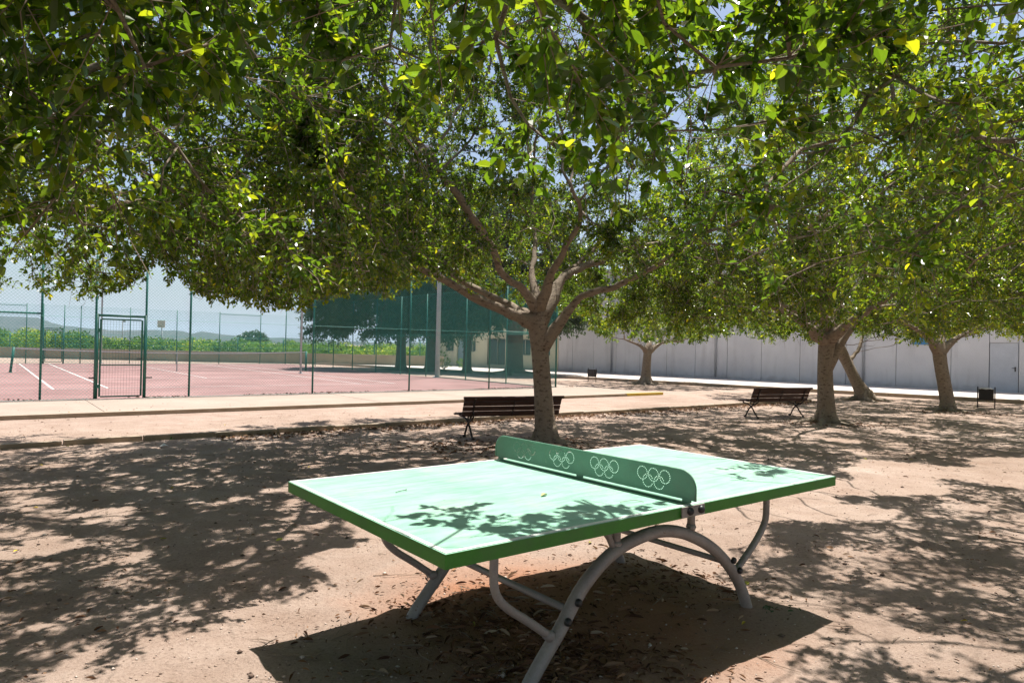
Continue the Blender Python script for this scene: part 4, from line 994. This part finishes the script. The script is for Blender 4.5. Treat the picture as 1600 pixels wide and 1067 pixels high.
def join(parts):
    V_, F_, S_, C_ = [], [], [], []; k = 0
    for v, f, s, c in parts: V_.append(v); F_.append(f+k); S_.append(s); C_.append(c); k += len(v)
    return np.concatenate(V_), np.concatenate(F_), np.concatenate(S_), np.concatenate(C_)
BR = [(.19, .095, .05), (.13, .065, .035), (.26, .14, .075), (.10, .05, .03), (.33, .20, .12)]
YL = [(.50, .38, .06), (.42, .40, .08)]; PALE = [(.36, .25, .16), (.42, .31, .21)]
def g_all(rs, n):
    y = 2.0 + 14*rs.random(n)**1.2; x = (rs.random(n)*1.7-.85)*y; k = vnoise(x*1.3, y*1.3, 21)*.6+vnoise(x*4, y*4, 22)*.4 > .22*rs.random(n)+.40; return np.stack([x, y], 1)[k]
def g_table(rs, n):
    c = np.array([(.05, 3.55), (.35, 3.3), (.9, 4.45), (-.1, 3.9), (.2, 3.0)])[rs.integers(0, 5, n)]; return c+rs.normal(0, 1, (n, 2))*np.array([.34, .26])
def g_kerb(rs, n):
    u = rs.uniform(-4, 14, n); v = -7.84-np.abs(rs.normal(0, .35, n)); return np.stack([O.x+U.x*u+V.x*v, O.y+U.y*u+V.y*v], 1)
def g_fence(rs, n):
    u = rs.uniform(-1, 17, n); u = u[vnoise(u*1.1, u*0, 31) > .35]; v = rs.normal(-.02, .09, len(u)); v = np.where(v < -.1, v, v); return np.stack([O.x+U.x*u+V.x*v, O.y+U.y*u+V.y*v], 1)
def g_tree(rs, n):
    c = np.array([(.56, 10.4), (6.9, 14.6), (12, 18.5), (-.6, 10.2)])[rs.integers(0, 4, n)]; a = rs.random(n)*6.28; r = .2+np.abs(rs.normal(0, .5, n)); return c+np.stack([np.cos(a)*r*1.5, np.sin(a)*r], 1)
parts = [scatter(3600, g_all, 1, .012, .035, .4, BR), scatter(260, g_all, 2, .035, .06, .5, YL+BR), scatter(420, g_all, 22, .04, .08, .14, PALE+BR),
         scatter(2600, g_table, 3, .015, .045, .28, BR), scatter(420, g_table, 4, .05, .11, .11, BR+BR+PALE),
         scatter(2600, g_kerb, 5, .04, .09, .45, BR+PALE), scatter(2200, g_fence, 6, .05, .10, .4, BR[:4], .02), scatter(1500, g_tree, 7, .03, .08, .4, BR)]
v, f, s, c = join(parts); tag(link('leaf_litter', np_mesh('leaf_litter', v, f, s, None, False, c), MAT['litter']), 'dry brown and yellow fallen leaves on the sand and under the table', kind='stuff')
for k, (wx, wy) in enumerate(((1.46, 3.82), (1.62, 3.86), (-4.9, 9.9))):
    t = empty('weed', (wx, wy, 0), ['tiny dark weed tuft growing at the foot of the near right table leg', 'tiny dark weed tuft a little right of the near right table leg', 'small green weed growing against the sandy kerb on the left'][k], 'weed')
    bushes('leaves', [(0, 0, .03, .05, .05, .035, .3)], .035, 70+k, 'leaf_dark' if k < 2 else 'leaf_orange', 26000, par=t)
# pebbles and grit
rs = np.random.default_rng(44); n = 9000; y = 2.0+9*rs.random(n)**1.5; x = (rs.random(n)*1.7-.85)*y; r = rs.uniform(.0022, .008, n)*np.where(rs.random(n) < .04, 2.4, 1)
z = ground_z(x, y)+r*.3; oc = np.array([(1, 0, 0), (0, 1, 0), (-1, 0, 0), (0, -1, 0), (0, 0, .7), (0, 0, -.7)]); Vv = np.stack([x, y, z], 1)[:, None]+oc[None]*(r[:, None]*rs.uniform(.6, 1.3, (n, 6)))[:, :, None]
F = (np.arange(n)*6)[:, None, None]+np.array([(0, 1, 4), (1, 2, 4), (2, 3, 4), (3, 0, 4), (1, 0, 5), (2, 1, 5), (3, 2, 5), (0, 3, 5)])[None]
c = np.array([(.42, .32, .26), (.3, .22, .17), (.55, .46, .4), (.14, .10, .08)])[rs.integers(0, 4, n)]; C = np.ones((n, 6, 4)); C[:, :, :3] = c[:, None]
tag(link('pebbles', np_mesh('pebbles', Vv.reshape(-1, 3), F.reshape(-1), np.full(n*8, 3), None, True, C.reshape(-1, 4)), MAT['stone_bits']), 'small pebbles and grit on the sand', kind='stuff')
# fine fallen twigs
q = random.Random(9); m = MB()
for k in range(260):
    if k < 70: x, y = tloc(q.uniform(-.2, 1.3), q.gauss(.75, .5))[:2]
    else: y = 2.2+8*q.random()**1.3; x = q.uniform(-.85, .85)*y
    a = q.random()*6.28; L_ = q.uniform(.06, .25); b = a+q.uniform(-.6, .6); z = float(ground_z(np.array([x]), np.array([y]))[0])+.006
    m.tube([(x, y, z), (x+L_*.5*math.cos(a), y+L_*.5*math.sin(a), z+.008), (x+L_*.5*(math.cos(a)+math.cos(b)), y+L_*.5*(math.sin(a)+math.sin(b)), z+.003)], [.003, .0025, .001], 4)
tag(m.build('twig_litter', MAT['twig'], recalc=False), 'thin dry twigs fallen on the sand', kind='stuff')
# things lying on the tabletop
p = tloc(1.16, .20, .7615); t = tag(MB().tube(spline([(-.05, 0, 0.002), (-.01, .012, .003), (.03, .008, .006), (.065, -.02, .002)], 4), .0013, 5).build('dry_twig', MAT['twig'], None, loc=p, rz=.3), 'short thin dry twig lying on the tabletop near the net', 'twig')
p = tloc(.88, .52, .7615); v_, f_, s_, c_ = leaves_mesh(np.zeros((1, 3)), np.array([[1., 0, .05]]), np.array([[0, 0, 1.]]), np.array([.06]), np.array([.02]), np.zeros(1)); c_[:, :3] = (.55, .5, .25)
o = tag(link('fallen_leaf', np_mesh('fallen_leaf', v_, f_, s_, None, False, c_), MAT['litter'], None, (p[0], p[1], .764), 1.0), 'small curled yellowish leaf lying on the tabletop left of the net', 'leaf')
p = tloc(.37, .98, .7615); tag(MB().tube(spline([(-.04, 0, 0.002), (0, .006, .003), (.03, .0, .004), (.045, .02, .002)], 4), .0016, 5).build('dry_twig', MAT['bars'], None, loc=p, rz=.9), 'small dark crooked twig lying on the tabletop near the short end', 'twig')
x, y = -4.9, 9.55
m = MB(); m.add([(0, 0, 0), (.09, .01, .02), (.10, .07, .0), (.02, .08, .03), (.05, .04, .045)], [(0, 1, 4), (1, 2, 4), (2, 3, 4), (3, 0, 4)]); tag(m.build('paper_scrap', MAT['bag'], None, loc=(x, y, .0)), 'crumpled white paper scrap lying by the kerb on the left', 'litter')
#HAZE
hz_ = MB(); hz_.box((0, 9450, 199), (40200, 21500, 402)); ho = hz_.build('haze', None)
hm = bpy.data.materials.new('haze'); hm.use_nodes = True; hn = hm.node_tree; hn.nodes.clear(); ou = hn.nodes.new('ShaderNodeOutputMaterial'); pv = hn.nodes.new('ShaderNodeVolumePrincipled')
pv.inputs['Color'].default_value = (.70, .85, 1, 1); pv.inputs['Density'].default_value = .00012; pv.inputs['Anisotropy'].default_value = 0
hn.links.new(pv.outputs[0], ou.inputs['Volume']); ho.data.materials.append(hm); tag(ho, kind='stuff')
